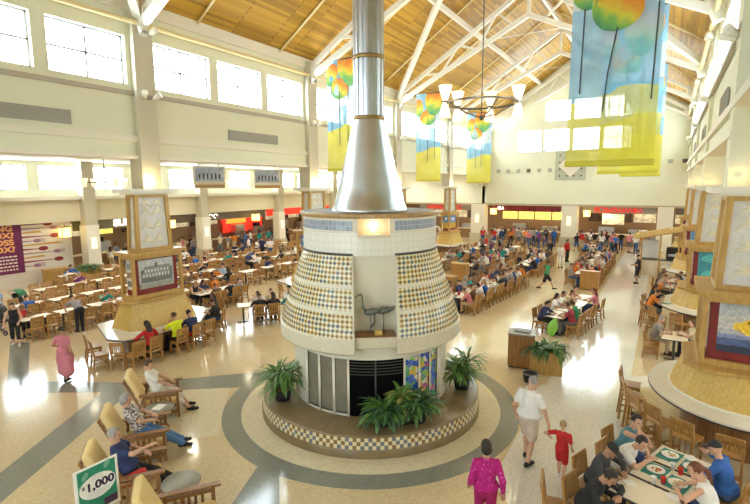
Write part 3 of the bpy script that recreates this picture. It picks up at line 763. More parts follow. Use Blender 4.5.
def pier(x,y,hx,hy,plan,label,pics,side):
    """pics: dict face-> kind, faces 'x+','x-','y-'"""
    e=empty('display_pier',(x,y,0),0,label,'display pier')
    cp=plan['counter']; cz=plan['cz']
    b=MB().use(M_BROWNW); inner=[(p[0]*.62,p[1]*.62) for p in cp]; b.prism(inner,0,cz-.075); b.build('counter_base',e)
    b=MB().use(M_GRANITE); b.prism(cp,cz-.045,cz); b.use(M_EDGE); b.prism([(p[0]*1.004,p[1]*1.004) for p in cp],cz-.075,cz-.04); b.build('countertop',e)
    b=MB().use(M_MAPLE); ped=plan['ped']; top=plan['pedtop']; b.frust(ped,cz,top,1.74)
    b.use(mat('plank_joint',(.56,.385,.15),.4))
    n=len(ped)
    for i in range(n):
        p0,p1=Vector(ped[i]),Vector(ped[(i+1)%n]); t0,t1=Vector(top[i]),Vector(top[(i+1)%n]); L=(p1-p0).length; k=max(1,int(L/.16))
        for j in range(k):
            t=j/k; q0=p0.lerp(p1,t); q1=t0.lerp(t1,t); b.bar((q0.x*1.001,q0.y*1.001,cz),(q1.x*1.001,q1.y*1.001,1.74),.008,.006,up=(q0.x,q0.y,.5))
    b.use(M_GRANITE if False else M_STEEL); b.frust([(p[0]*1.015,p[1]*1.015) for p in ped],cz-.004,[(p[0]*1.012,p[1]*1.012) for p in ped],cz+.035)
    b.build('pedestal',e)
    b=MB().use(M_OAK); b.prism(plan['ledge'],1.74,1.82); b.build('ledge',e)
    # display box: corner posts, rails, recessed lining
    b=MB().use(M_OAK); w=.11
    for sx in (-1,1):
        for sy in (-1,1): b.box((sx*(hx-w/2),sy*(hy-w/2),2.60),(w,w,1.56))
    for z in (1.892,3.31):
        for s_ in (-1,1): b.box((0,s_*(hy-w/2-.003),z),(2*hx-2*w,w-.01,.138)); b.box((s_*(hx-w/2-.003),0,z),(w-.01,2*hy-2*w,.138))
    bx_=b.build('display_box',e)
    b=MB().use(M_REDBOX); d=.16; b.box((0,0,2.60),(2*hx-2*d,2*hy-2*d,1.45)); b.build('box_lining',bx_)
    for f,k in pics.items():
        if f=='x+': picture(bx_,k,(hx-d+.01,0,2.66),(0,1,0),2*hy-.62,1.04,(1,0,0))
        if f=='x-': picture(bx_,k,(-hx+d-.01,0,2.62),(0,-1,0),2*hy-.62,.98,(-1,0,0))
        if f=='y-': picture(bx_,k,(0,-hy+d-.01,2.70),(1,0,0),2*hx-.62 if hx>.6 else 2*hx-.36,1.12,(0,-1,0))
    b=MB().use(M_OAK); b.prism(rect_(hx+.12,hy+.12),3.38,3.5); b.build('box_top',e)
    # lantern
    lx,ly=plan['lan']; tx,ty=lx*.9,ly*.9
    b=MB().use(M_OAK); z0,z1=3.5,5.5
    for sx in (-1,1):
        for sy in (-1,1): b.bar((sx*(lx-.06),sy*(ly-.06),z0),(sx*(tx-.06),sy*(ty-.06),z1),.13,.13,up=(1,0,0))
    for z,k in ((z0+.05,1.),(z1-.05,.9)):
        for s in (-1,1): b.box((0,s*(ly*k-.06),z),(2*lx*k-.1,.12,.11)); b.box((s*(lx*k-.06),0,z),(.12,2*ly*k-.1,.11))
    lf_=b.build('lantern_frame',e)
    b=MB().use(M_FROST); k0=.075; b.frust(rect_(lx-k0,ly-k0),z0,rect_(tx-k0,ty-k0),z1,False)
    b.use(M_ETCH)
    for (ax,sgn,hw,off0,off1) in (('x',1,ly,lx-k0,tx-k0),('x',-1,ly,lx-k0,tx-k0),('y',-1,lx,ly-k0,ty-k0)):
        hw2=hw-.22
        for z in (3.75,4.25,4.75,5.05):
            for q in (-1,1):
                for j in range(6):
                    t=j/5; pts=[]
                    for i in range(6):
                        u=i/5; rr=(.12+.2*t)*1.6; uu=q*min(hw2,(hw2*.95)*u*(1-.3*t)); zz=z+.42*t*u+.12*math.sin(u*PI)*(1-t)
                        zz=min(zz,5.42); o=off0+(off1-off0)*(zz-z0)/(z1-z0)+.004
                        pts.append((sgn*o,uu,zz) if ax=='x' else (uu,sgn*o,zz))
                    b.tube(pts,[.008,.018,.024,.022,.016,.006],5)
    b.build('lantern_panel',lf_)
    b=MB().use(M_SOFF); b.prism(rect_(tx+.14,ty+.14),5.5,5.56); b.use(M_STEEL); b.prism(rect_(tx+.3,ty+.3),5.56,5.70); b.build('cap',e)
    return e
PL=dict(cz=.78,counter=[(-1.54,-1.35),(.5,-2.1),(1.1,-1.9),(1.4,-1.3),(1.4,.9),(.94,1.4),(.15,2.45),(-1.2,2.2),(-1.7,.5)],ped=oct_(.86,1.38,.35),pedtop=oct_(.52,1.06,.16),ledge=oct_(.64,1.22,.22),lan=(.30,.70))
C32=[(math.cos(2*PI*(k+.5)/32),math.sin(2*PI*(k+.5)/32)) for k in range(32)]
PR=dict(cz=1.075,counter=round_(1.85,2.1,48),ped=[(1.42*a,1.5*c) for a,c in C32],pedtop=[(1.2*a,1.16*c) for a,c in C32],ledge=oct_(1.2,1.14,.4),lan=(.74,.68))
LP=[(-16.05,y) for y in (10.3,19.75,29.,38.2)]; RP=[(1.7,y) for y in (13.1,22.2,31.4,40.6)]
tl=['left display pier nearest the camera, with a framed old school photograph','left display pier behind the fireplace, with a blue and gold print','third display pier of the left row, past the fireplace','farthest display pier of the left row']
tr=['right display pier nearest the camera, with a glowing sunset seascape picture','second right display pier, with a turquoise reef picture','third display pier of the right row','farthest display pier of the right row']
for i,(x,y) in enumerate(LP): pier(x,y,.40,1.0,PL,tl[i],{'x+':('school','sky','pages','sky')[i],'y-':('pages','sky','pages','sky')[i]},1)
for i,(x,y) in enumerate(RP): pier(x,y,.93,.84,PR,tr[i],{'x-':'pages','y-':('sunset','reef','sky','pages')[i]},-1)

# ------------------------------------------------------------------ hanging banners
M_BSKY=mat('banner_sky',(.22,.55,.86),.7,var=.22,scale=1.2,trans=.22); M_BYEL=mat('banner_yellow',(.80,.74,.06),.7,var=.12,scale=1.,trans=.22)
M_BPALE=mat('banner_pale',(.62,.80,.90),.7,var=.1,scale=1.,trans=.3)  # window light shining through the cloth, painted in as a pale band
M_BYELD=mat('banner_hem',(.62,.56,.05),.7); M_BLINE=mat('banner_stem',(.05,.07,.08),.7)
def bulb_mat():
    m=mat('banner_bulb',(.8,.5,.1),.7); nt=m.node_tree; b=nt.nodes['Principled BSDF']
    uv=nt.nodes.new('ShaderNodeUVMap'); s=nt.nodes.new('ShaderNodeSeparateXYZ'); nt.links.new(uv.outputs[0],s.inputs[0])
    tc=nt.nodes.new('ShaderNodeTexCoord'); nz=nt.nodes.new('ShaderNodeTexNoise'); nz.inputs['Scale'].default_value=3.; nt.links.new(tc.outputs['Object'],nz.inputs['Vector'])
    a=nt.nodes.new('ShaderNodeMath'); a.operation='MULTIPLY_ADD'; a.inputs[1].default_value=.5; nt.links.new(nz.outputs['Fac'],a.inputs[0])
    sb=nt.nodes.new('ShaderNodeMath'); sb.operation='SUBTRACT'; sb.inputs[1].default_value=.25; nt.links.new(s.outputs['Y'],sb.inputs[0]); nt.links.new(sb.outputs[0],a.inputs[2])
    r=ramp_nodes(nt,a.outputs[0],[(0,(.08,.32,.16)),(.25,(.22,.48,.10)),(.45,(.72,.62,.06)),(.7,(.80,.34,.04)),(1,(.72,.18,.03))])
    nt.links.new(r.outputs[0],b.inputs['Base Color']); return m
M_BULB=bulb_mat()
def banner(x0,x1,y,zb,zt,label,yv,pale,bulbs,stems):
    e=empty('hanging_banner',((x0+x1)/2,y,zb),0,label,'banner',); w=x1-x0; h=zt-zb; n=14
    b=MB()
    def strip(v0,v1,m):
        b.use(m)
        for j in range(n):
            a,c=-w/2+w*j/n,-w/2+w*(j+1)/n
            f=lambda t,u: (t(u) if callable(t) else t)
            ya,yc=.05*math.sin(3*a),.05*math.sin(3*c)
            b.poly([(a,ya,f(v0,a)),(c,yc,f(v0,c)),(c,yc,f(v1,c)),(a,ya,f(v1,a))])
    yl=lambda u: yv+.12*math.sin(2.2*u+.6)+.10*(u>0)
    strip(.14,yl,M_BYEL); strip(yl,pale[0],M_BSKY)
    strip(pale[0],pale[1],M_BPALE); strip(pale[1],h,M_BSKY)  # middle band carries the painted window light
    for s in (-1,1):
        for (u,v,rx,ry,tilt) in bulbs:
            b.use(M_BULB); pts=[];uv=[]
            for k in range(24):
                t=2*PI*k/24; px_=rx*math.cos(t)*(1+.15*math.sin(t)); pz=ry*math.sin(t); q=(px_*math.cos(tilt)-pz*math.sin(tilt),px_*math.sin(tilt)+pz*math.cos(tilt))
                uu=max(-w/2,min(w/2,u-w/2+q[0])); pts.append((uu,.05*math.sin(3*uu)+s*.012,min(h,v+q[1]))); uv.append((px_/rx*.5+.5,.5+.5*pz/ry))
            b.poly(pts,uv)
        b.use(M_BLINE)
        for (u0,v0,u1,v1) in stems:
            a,c=Vector((u0-w/2,.05*math.sin(3*(u0-w/2))+s*.012,v0)),Vector((u1-w/2,.05*math.sin(3*(u1-w/2))+s*.012,v1)); b.bar(a,c,.03,.01,up=(0,1,0))
    b.build('fabric',e)
    b=MB().use(M_BYELD); b.box((0,0,.07),(w+.04,.16,.14),bev=.02); b.build('hem',e)
    b=MB().use(M_DARK); b.tube([(-w/2-.05,0,h),(w/2+.05,0,h)],.03,8)
    zr=rz((x0+x1)/2)-zb-.3
    for s in (-1,1): b.tube([(s*w*.4,0,h),(s*w*.4,0,zr)],.012,5)
    b.build('hanging_rod',e)
A1=dict(yv=1.65,pale=(3.7,3.9),bulbs=[(.95,3.62,.56,.52,-.55),(.28,4.15,.36,.5,.2),(1.83,4.2,.42,.5,-.2),(1.0,5.1,.5,.5,.1)],stems=[(.25,1.75,.28,3.7),(.78,1.3,.85,2.2),(.85,2.2,1.0,3.2),(1.78,1.5,1.82,3.8)])
A2=dict(yv=2.0,pale=(3.4,4.6),bulbs=[(1.25,5.1,.62,.9,-.1),(.2,4.75,.3,.6,.1),(.8,4.1,.5,.52,.6)],stems=[(.3,1.9,.25,4.4),(.8,1.3,.85,4.1),(1.3,1.5,1.32,4.7)])
A3=dict(yv=2.1,pale=(3.2,4.4),bulbs=[(1.3,5.0,.62,.9,.1),(.3,4.7,.35,.55,-.3),(.75,4.0,.5,.5,-.6)],stems=[(.3,1.9,.3,4.3),(.75,1.3,.75,3.9),(1.2,1.4,1.25,4.3)])
banner(-2.30,-.38,12.9,6.2,12.4,'largest blue and yellow hanging banner with orange green bulbs at upper right',**A1)
banner(-2.45,-.45,20.3,6.15,12.0,'second blue and yellow hanging banner, half hidden behind the largest one',**A2)
banner(-2.55,-.55,31.,6.2,12.2,'third banner, mostly hidden behind the two larger right banners',**A3)
banner(-15.0,-13.3,19.75,6.5,11.9,'blue and yellow bulb banner just left of the metal chimney',**A3)
banner(-14.65,-12.9,29.,6.05,11.7,'blue and yellow bulb banner just right of the metal chimney',**A2)
banner(-14.6,-12.55,38.2,5.95,11.6,'blue and yellow bulb banner below the chandelier',**A3)

# ------------------------------------------------------------------ chandelier and aisle lights
def shade_prof(): return [(.18,-.68),(.22,-.66),(.19,-.45),(.10,-.06),(.09,0),(.10,.06),(.23,.5),(.27,.68),(.22,.69)]
e=empty('chandelier',(-7.35,20.9,9.35),0,'large dark ring chandelier with glowing hourglass shades hanging under the roof ridge','chandelier')
b=MB().use(M_DARK); b.lathe([(1.52,-.04),(1.6,-.04),(1.6,.04),(1.52,.04),(1.52,-.04)],64)
for k in range(4):
    a=PI/4+k*PI/2; b.tube([(1.55*math.cos(a),1.55*math.sin(a),0),(.7*math.cos(a),.7*math.sin(a),-.45),(0,0,-.62)],.03,6)
b.ell((0,0,-.62),(.1,.1,.12)); b.build('ring_frame',e)
b=MB().use(M_DARK); b.tube([(0,0,-.6),(0,0,rz(-7.35)-9.35-.6)],.025,6); b.build('hanging_stem',e)
for th in (2,64,121,180):
    a=YAW+D2(th); c=(1.62*math.cos(a),1.62*math.sin(a))
    b=MB().use(M_GLOWW); b.lathe([(r*1.12,z+.08) for r,z in shade_prof()],20,c=c); b.use(M_DARK); b.lathe([(.13,.03),(.14,.05),(.14,.1),(.13,.12)],16,c=c); b.build('lamp_shade',e)
def aisle_light(x,y,z,label):
    e=empty('pendant_light',(x,y,z),0,label,'pendant light',)
    b=MB().use(M_DARK); b.tube([(0,-1.1,0),(0,1.1,0)],.025,6); b.tube([(-1.1,0,0),(1.1,0,0)],.025,6); b.tube([(0,0,-.05),(0,0,7.3-z)],.02,6); b.build('arm_frame',e)
    for dx,dy in ((0,-1),(0,1),(-1,0),(1,0)):
        b=MB().use(M_GLOWW); b.lathe([(.09,-.22),(.1,-.22),(.17,.2),(.15,.2)],14,c=(dx,dy)); b.build('lamp_shade',e)
for i,y in enumerate((13.2,21.8,30.4,39.)): aisle_light(-24,y,6.0,'cross shaped pendant light with four shades in the left aisle, %s from the near end'%ordn(i))
for i,y in enumerate((16.,26.)): aisle_light(9,y,6.0,'cross shaped pendant light in the right aisle, %s from the near end'%ordn(i))
def screen(x,y,z,rot,label):
    e=empty('hanging_screen',(x,y,z),rot,label,'screen')
    b=MB().use(M_SOFF); b.box((0,.0,0),(1.9,.14,1.15),bev=.02); b.build('screen_housing',e)
    b=MB().use(mat('screen_picture',(.30,.34,.37),.3,var=.5,scale=2.,emit=.15,emitcol=(.5,.58,.65))); b.box((0,-.08,.08),(1.7,.02,.85)); b.use(M_DARK)
    R=random.Random(3)
    for k in range(6): b.box((-.6+k*.24,-.095,-.05),(.1,.012,.3+.1*R.random()))
    b.use(M_GLOW); b.build('screen_face',e)
    b=MB().use(M_OAK); b.box((0,-.02,-.66),(1.8,.2,.2)); b.build('lower_trim',e)
    b=MB().use(M_DARK); b.tube([(-.6,0,.55),(-.6,0,7.35-z)],.02,6); b.tube([(.6,0,.55),(.6,0,7.35-z)],.02,6); b.build('hanging_stem',e)
screen(-24.4,19.9,6.45,D2(62),'hanging screen showing a grey group picture beside the near aisle column')
screen(-24.9,25.4,6.4,D2(55),'hanging screen showing a grey group picture nearer the second left pier')

# lanterns on aisle columns and far columns
def lantern(x,y,z,label,w=.5,h=.62):
    e=empty('wall_lantern',(x,y,z),0,label,'wall lantern')
    b=MB().use(M_GLOW); b.box((0,0,0),(w,w,h),bev=.02); b.build('lamp_shade',e)
    b=MB().use(M_BRONZE); 
    for s in (-1,1):
        b.box((0,0,s*h/2),(w+.06,w+.06,.05))
        for t in (-1,1): b.box((s*(w/2+.01),t*(w/2+.01),0),(.03,.03,h))
    b.tube([(0,0,h/2),(0,0,h/2+.25)],.03,6); b.build('lantern_frame',e)
for i,y in enumerate((14.6,21.9,30.5,39.5)): lantern(XLO+.55,y,3.05,'glowing yellow box lantern under the left bulkhead, %s from the near end'%ordn(i))
for x,t in ((-15.2,'left of the middle far column'),(-6.4,'right of the middle far column')): lantern(x,Y1-.5,3.15,'glowing yellow box lantern %s'%t)
for i,y in enumerate(AC):
    b=MB().use(M_GLOWW); b.box((XLO+1.03,y,2.25),(.07,.34,.7),bev=.02); b.build('wall_sconce',label='pale lit sconce on the aisle column, %s from the near end'%ordn(i),cat='sconce')
for x,t in ((-16.8,'far column below the third banner'),(-7.9,'middle column of the far wall')):
    b=MB().use(M_GLOWW); b.box((x,Y1-.82,2.4),(.4,.07,.8),bev=.02); b.build('wall_sconce',label='pale lit sconce on the %s'%t,cat='sconce')

# ------------------------------------------------------------------ poster, mural, shop signs, counters
M_PURP=mat('purple_poster',(.13,.006,.07),.5,var=.15,scale=2.); M_ORNG=mat('orange_letter',(.85,.40,.12),.5); M_PINKT=mat('pale_letter',(.78,.62,.55),.5)
e=empty('wall_poster',(XLO+.03,10.3,2.25),0,'large purple poster with orange capital letters at the left edge','poster')
b=MB().use(M_PURP); b.box((0,.6,.05),(.05,3.2,2.9)); b.build('poster_board',e)
for i,t in enumerate(('ING','OX?','OSS','OX?')): place_text('lettering',t,.44,M_ORNG,e,(.03,1.3,1.2-i*.4),(0,1,0),(0,0,1),.004,1.25)
for i,wd in enumerate((1.4,1.2,1.5,1.0,1.1)):
    b=MB().use(M_PINKT)
    k=0; R=random.Random(i)
    while k<wd: 
        l=.08+.12*R.random(); b.box((.03,1.85-k-l/2,-.4-i*.19),(.006,l,.08)); k+=l+.05
    b.build('small_print',e)
e=empty('cutlery_mural',(XLO+.02,13.75,2.2),0,'wall mural of dark red and ochre spoons, forks and knives','mural')
b=MB().use(mat('mural_ground',(.68,.62,.54),.6)); b.box((0,-.05,.1),(.03,2.5,2.8)); b.build('mural_ground',e)
mr=mat('mural_red',(.24,.015,.03),.5); mo=mat('mural_ochre',(.52,.29,.07),.5); mp=mat('mural_plum',(.30,.14,.22),.5)
for i,(k,m,L) in enumerate((('s',mr,.75),('f',mp,.95),('k',mo,.5),('s',mr,.9),('f',mp,.55),('k',mo,1.),('s',mr,.6),('f',mp,1.),('k',mo,.55),('s',mr,.95),('f',mp,.5))):
    z=1.42-i*.245; y0=-1.3; L=L*2.3; b=MB().use(m)
    P=lambda y,zz: (.02,y,z+zz*1.15)
    if k=='s': b.poly([P(y0,-.03),P(y0+L-.5,-.015),P(y0+L-.5,.015),P(y0,.06)]); b.poly([P(y0+L-.27+.27*math.cos(t*PI/8),.12*math.sin(t*PI/8)) for t in range(16)])
    elif k=='k': b.poly([P(y0,-.03),P(y0+L*.5,-.02),P(y0+L,-.02),P(y0+L*.85,.09),P(y0+L*.5,.07),P(y0,.04)])
    else:
        b.poly([P(y0,-.03),P(y0+L-.6,-.015),P(y0+L-.6,.015),P(y0,.04)]); b.poly([P(y0+L-.45+.2*math.cos(t*PI/8),.1*math.sin(t*PI/8)) for t in range(16)])
        for q in range(4): b.poly([P(y0+L-.32,-.09+q*.055),P(y0+L,-.09+q*.055),P(y0+L,-.065+q*.055),P(y0+L-.32,-.065+q*.055)])
    b.build({'s':'spoon_print','f':'fork_print','k':'knife_print'}[k],e)
def counter_left(y0,y1,label,fascia,menu,board):
    """food stall in the left storefront recess, facing +x"""
    yc=(y0+y1)/2; L=y1-y0; e=empty('food_stall',(XLO-3.2,yc,0),0,label,'food stall')
    b=MB().use(fascia); b.box((3.0,0,3.32),(.14,L-.1,.62)); b.build('fascia',e)
    b=MB().use(mat('stall_counter',(.30,.18,.09),.5,var=.2,scale=2.)); b.box((0,0,.5),(.7,L-.4,1.)); b.use(M_LAM); b.box((0,0,1.03),(.8,L-.3,.06)); b.build('counter',e)
    for k in range(max(2,int(L/1.6))):
        n=max(2,int(L/1.6)); b=MB().use(menu if k%2==0 else board); b.box((-3.4,-L/2+L*(k+.5)/n,2.55),(.06,L/n-.15,.95)); b.build('menu_board',e)
    b=MB().use(M_CHROME); b.box((-2.9,-.2*L,1.2),(.8,1.2,1.4),bev=.03); b.build('fridge',e); b=MB().use(M_CHROME); b.box((-2.9,.25*L,1.0),(.8,1.6,1.1),bev=.03); b.use(M_BLACK); b.box((-2.9,.25*L,1.72),(.5,.6,.35)); b.build('cooking_unit',e)
    return e
M_MENUY=mat('lit_menu_yellow',(.8,.65,.15),.5,var=.5,scale=3.,emit=.8,emitcol=(.9,.75,.18)); M_MENUW=mat('lit_menu_white',(.7,.66,.5),.5,var=.5,scale=3.,emit=.25,emitcol=(.8,.72,.5)); M_MENUD=mat('dark_menu',(.08,.05,.04),.5,var=.6,scale=4.)
M_FASC=mat('olive_fascia',(.22,.20,.10),.5); M_FASCD=mat('dark_fascia',(.16,.12,.09),.5); M_REDLIT=mat('lit_red_fascia',(.75,.03,.02),.5,var=.15,scale=2.,emit=.7,emitcol=(.9,.04,.02)); M_FASCG=mat('grey_fascia',(.36,.33,.27),.5)
M_SIGNW=mat('lit_white_letter',(.95,.95,.9),.5,emit=1.6); M_SIGNR=mat('lit_red_letter',(.8,.02,.02),.5,emit=.6,emitcol=(.9,.03,.02)); M_REDW2=mat('dark_red_fascia',(.25,.02,.03),.5)
s1=counter_left(15.4,21.6,'sandwich stall with olive fascia and white lettering behind the left pier',M_FASC,M_MENUY,M_MENUW)
place_text('sign_lettering','SUBWAY',.62,M_SIGNW,s1,(3.12,.95,3.35),(0,1,0),(0,0,1),.03,1.15)
s2=counter_left(22.2,32.2,'dark fronted food stall between the first two aisle lanterns',M_FASCD,M_MENUD,M_MENUW)
for k,wd in enumerate((.5,.35,.45)):
    b=MB().use(M_SIGNW); b.tube([(3.1,-1.6+k*.5+.2*math.cos(t*PI/6),3.35+.16*math.sin(t*PI/6)) for t in range(10)],.035,5); b.build('sign_mark',s2)
s3=counter_left(32.6,38.4,'food stall with bright red fascia left of the second pier',M_REDLIT,M_REDLIT,M_MENUY)
b=MB().use(mat('lit_orange_panel',(.9,.35,.05),.5,emit=.8,emitcol=(1.,.4,.05))); b.box((-3.3,-1.,2.3),(.1,2.6,.6)); b.use(M_REDLIT); b.box((-3.36,0,1.9),(.1,5.4,1.6)); b.build('back_panel',s3)
s4=counter_left(38.8,46.5,'food stall with red fascia in the far left corner',M_REDLIT,M_MENUW,M_MENUD)
def counter_far(x0,x1,label,fascia,menu,board):
    xc=(x0+x1)/2; L=x1-x0; e=empty('food_stall',(xc,51.,0),0,label,'food stall')
    b=MB().use(fascia); b.box((0,-2.6,3.42),(L-.1,.14,.55)); b.build('fascia',e)
    b=MB().use(mat('stall_counter',(.30,.18,.09),.5)); b.box((0,-.6,.5),(L-.4,.7,1.)); b.use(M_LAM); b.box((0,-.6,1.03),(L-.3,.8,.06)); b.build('counter',e)
    n=max(2,int(L/1.6))
    for k in range(n):
        b=MB().use(menu if k%3!=2 else board); b.box((-L/2+L*(k+.5)/n,1.9,2.55),(L/n-.15,.06,.95)); b.build('menu_board',e)
    b=MB().use(M_CHROME); b.box((-.2*L,1.4,1.0),(1.4,.7,1.2),bev=.03); b.build('fridge',e); b=MB().use(M_CHROME); b.box((.25*L,1.4,.9),(1.6,.7,1.),bev=.03); b.build('cooking_unit',e)
    return e
f0=counter_far(-24.,-18.,'food stall with red letters left of the far columns',M_FASCG,M_MENUW,M_MENUD)
f1=counter_far(-15.9,-8.8,'food stall with yellow lit menus on the far wall',M_REDW2,M_MENUY,M_MENUY)
f2=counter_far(-7.0,-.9,'food stall under the long red sign on the far wall',M_FASCG,M_MENUD,M_MENUW)
f3=counter_far(.5,8.,'food stall in the far right corner',M_FASCD,M_MENUW,M_MENUD)
def glyphs(e,x0,x1,z,h,m,y,seed,name='sign_mark'):
    """letter like marks of a sign too blurred to read"""
    R=random.Random(seed); x=x0
    while x<x1-.2:
        w=h*(.5+.4*R.random()); b=MB().use(m); k=R.randrange(4)
        if k==0: b.tube([(x+w/2+w/2*math.cos(t*PI/6),y,z+h/2*math.sin(t*PI/6)) for t in range(13)],.05,5)
        elif k==1: b.tube([(x,y,z-h/2),(x,y,z+h/2),(x+w,y,z-h/2),(x+w,y,z+h/2)],.05,5)
        elif k==2: b.tube([(x,y,z-h/2),(x+w/2,y,z+h/2),(x+w,y,z-h/2)],.05,5)
        else: b.tube([(x+w,y,z+h/2),(x,y,z+h/2),(x,y,z-h/2),(x+w,y,z-h/2)],.05,5)
        b.build(name,e); x+=w+.12
glyphs(f2,-1.9,2.3,3.45,.42,M_SIGNR,-2.75,4); glyphs(f0,-2.,2.4,3.45,.42,M_SIGNR,-2.75,5); glyphs(f1,-2.6,-1.9,3.45,.3,M_SIGNW,-2.75,6); glyphs(f1,-1.2,2.6,3.45,.3,mat('dull_red_letter',(.5,.05,.05),.5),-2.75,7)
b=MB().use(M_MENUW); b.box((-4.5,50.9,2.45),(1.9,.08,1.0)); b.build('stall_poster',label='pale menu screen hanging above the crowd on the far right',cat='poster')

# coffee stand with slanted roof rails at the far right
e=empty('snack_stand',(.2,35.3,0),0,'wooden snack stand with slanted roof rails beside the right piers','snack stand')
for x in (-1.5,-.5,.5,1.5):
    for y in (-.9,.9): b=MB().use(M_OAK); b.box((x,y,1.35+.09*x),(.09,.09,2.7+.18*x)); b.build('post',e)
b=MB().use(mat('yellow_rail',(.72,.52,.16),.5))
for y in (-1.,-.5,0,.5,1.): b.bar((-2.,y,2.45),(2.,y,3.3),.12,.14)
for x in (-1.8,0,1.8): b.bar((x,-1.1,2.57+.21*x+.36),(x,1.1,2.57+.21*x+.36),.1,.1)
b.build('roof_rails',e)
b=MB().use(M_OAK); R=Matrix.Rotation(-math.atan2(.85,4.),3,'Y'); b.box((0,0,2.74),(4.0,2.0,.05),R); b.build('roof_panel',e)
b=MB().use(M_LAM); b.box((0,-.5,.5),(3.2,.7,1.),bev=.02); b.use(M_EDGE); b.box((0,-.5,1.03),(3.3,.8,.05)); b.build('counter',e)
b=MB().use(M_WHITE); b.box((-1.1,.2,1.5),(1.0,.4,1.3),bev=.02); b.build('poster_rack',e); b=MB().use(M_BLACK); b.box((.6,-.35,1.45),(1.5,.5,.75),bev=.05); b.use(M_CHROME); b.box((.6,-.62,1.35),(1.3,.04,.14)); b.build('drinks_machine',e)

# recessed aisle downlights
dn=0
for s,xs in ((-1,(-19.5,-24.,-28.5)),(1,(5.,10.))):
    for x in xs:
        for y in range(6,47,8):
            b=MB().use(M_STEEL); b.lathe([(.22,7.33),(.26,7.32),(.26,7.35)],20,c=(x,y)); b.use(M_DOWN); b.disc((x,y),.22,7.335,20,False)
            b.build('ceiling_downlight',label='round recessed downlight in the aisle ceiling',cat='downlight',group='recessed aisle downlights')
# ------------------------------------------------------------------ people: one continuous surface grown from a posed skeleton
def surface_nets(Fd, org, h):
    S=Fd<0; nx,ny,nz=Fd.shape
    off=[(i,j,k) for i in (0,1) for j in (0,1) for k in (0,1)]
    sl=lambda a,o: a[o[0]:nx-1+o[0],o[1]:ny-1+o[1],o[2]:nz-1+o[2]]
    cnt=sum(sl(S,o).astype(np.int8) for o in off); act=(cnt>0)&(cnt<8)
    idx=-np.ones(act.shape,np.int64); ii=np.argwhere(act); idx[act]=np.arange(len(ii))
    val={o:sl(Fd,o)[act] for o in off}; acc=np.zeros((len(ii),3)); n=np.zeros(len(ii))
    for a in off:
        for ax in range(3):
            if a[ax]==0:
                b=tuple(1 if q==ax else a[q] for q in range(3)); va,vb=val[a],val[b]; cr=(va<0)!=(vb<0)
                t=np.where(cr,va/np.where(cr,va-vb,1),0); p=np.tile(np.array(a,float),(len(ii),1)); p[:,ax]+=t
                acc+=p*cr[:,None]; n+=cr
    V=(ii+acc/n[:,None])*h+org; faces=[]
    for ax in range(3):
        o1,o2=(ax+1)%3,(ax+2)%3
        A=np.take(S,range(0,S.shape[ax]-1),ax); B=np.take(S,range(1,S.shape[ax]),ax); cr=A!=B
        e=np.argwhere(cr); e=e[(e[:,o1]>0)&(e[:,o2]>0)&(e[:,o1]<S.shape[o1]-1)&(e[:,o2]<S.shape[o2]-1)]
        if not len(e): continue
        q=[]
        for d1,d2 in ((-1,-1),(0,-1),(0,0),(-1,0)):
            c=e.copy(); c[:,o1]+=d1; c[:,o2]+=d2; q.append(idx[c[:,0],c[:,1],c[:,2]])
        q=np.stack(q,1); fl=~S[e[:,0],e[:,1],e[:,2]]; q[fl]=q[fl][:,::-1]; faces.append(q)
    return V,np.concatenate(faces)
class Field:
    def __init__(s, lo, hi, h):
        s.lo=np.array(lo)-3*h; s.h=h; s.n=np.ceil((np.array(hi)+3*h-s.lo)/h).astype(int)+1
        s.ax=[s.lo[i]+h*np.arange(s.n[i]) for i in range(3)]
        s.g={}
    def layer(s,k):
        if k not in s.g: s.g[k]=np.full(tuple(s.n),.3,np.float32)
        return s.g[k]
    def _sub(s, lo, hi, pad):
        sl=[]
        for i in range(3):
            a=int(max(0,np.floor((lo[i]-pad-s.lo[i])/s.h))); b=int(min(s.n[i],np.ceil((hi[i]+pad-s.lo[i])/s.h)+1)); 
            if b<=a: b=a+1
            sl.append(slice(a,b))
        return tuple(sl), [s.ax[0][sl[0]][:,None,None],s.ax[1][sl[1]][None,:,None],s.ax[2][sl[2]][None,None,:]]
    def _mix(s,k,sl,d,kk):
        L=s.layer(k); a=L[sl]
        if kk>0:
            hh=np.maximum(kk-np.abs(a-d),0)/kk; L[sl]=np.minimum(a,d)-hh*hh*kk*.25
        else: L[sl]=np.minimum(a,d)
    def cone(s,k,p0,p1,r0,r1,kk=.02):
        p0=np.array(p0,float);p1=np.array(p1,float); R=max(r0,r1)
        sl,(X,Y,Z)=s._sub(np.minimum(p0,p1)-R,np.maximum(p0,p1)+R,.07)
        d=p1-p0; L2=max(1e-9,d@d); t=np.clip(((X-p0[0])*d[0]+(Y-p0[1])*d[1]+(Z-p0[2])*d[2])/L2,0,1)
        q=np.sqrt((X-p0[0]-t*d[0])**2+(Y-p0[1]-t*d[1])**2+(Z-p0[2]-t*d[2])**2)-(r0+(r1-r0)*t)
        s._mix(k,sl,q.astype(np.float32),kk)
    def ell(s,k,c,r,R=None,kk=.02,cut=None):
        c=np.array(c,float);r=np.array(r,float); m=r.max(); sl,(X,Y,Z)=s._sub(c-m,c+m,.07)
        P=[X-c[0]+0*Y+0*Z,Y-c[1]+0*X+0*Z,Z-c[2]+0*X+0*Y]
        if R is not None: P=[P[0]*R[0][i]+P[1]*R[1][i]+P[2]*R[2][i] for i in range(3)]
        k0=np.sqrt(sum((P[i]/r[i])**2 for i in range(3)))+1e-6; k1=np.sqrt(sum((P[i]/r[i]**2)**2 for i in range(3)))+1e-6
        d=k0*(k0-1)/k1
        if cut is not None: d=np.maximum(d,cut(*P))
        s._mix(k,sl,d.astype(np.float32),kk)
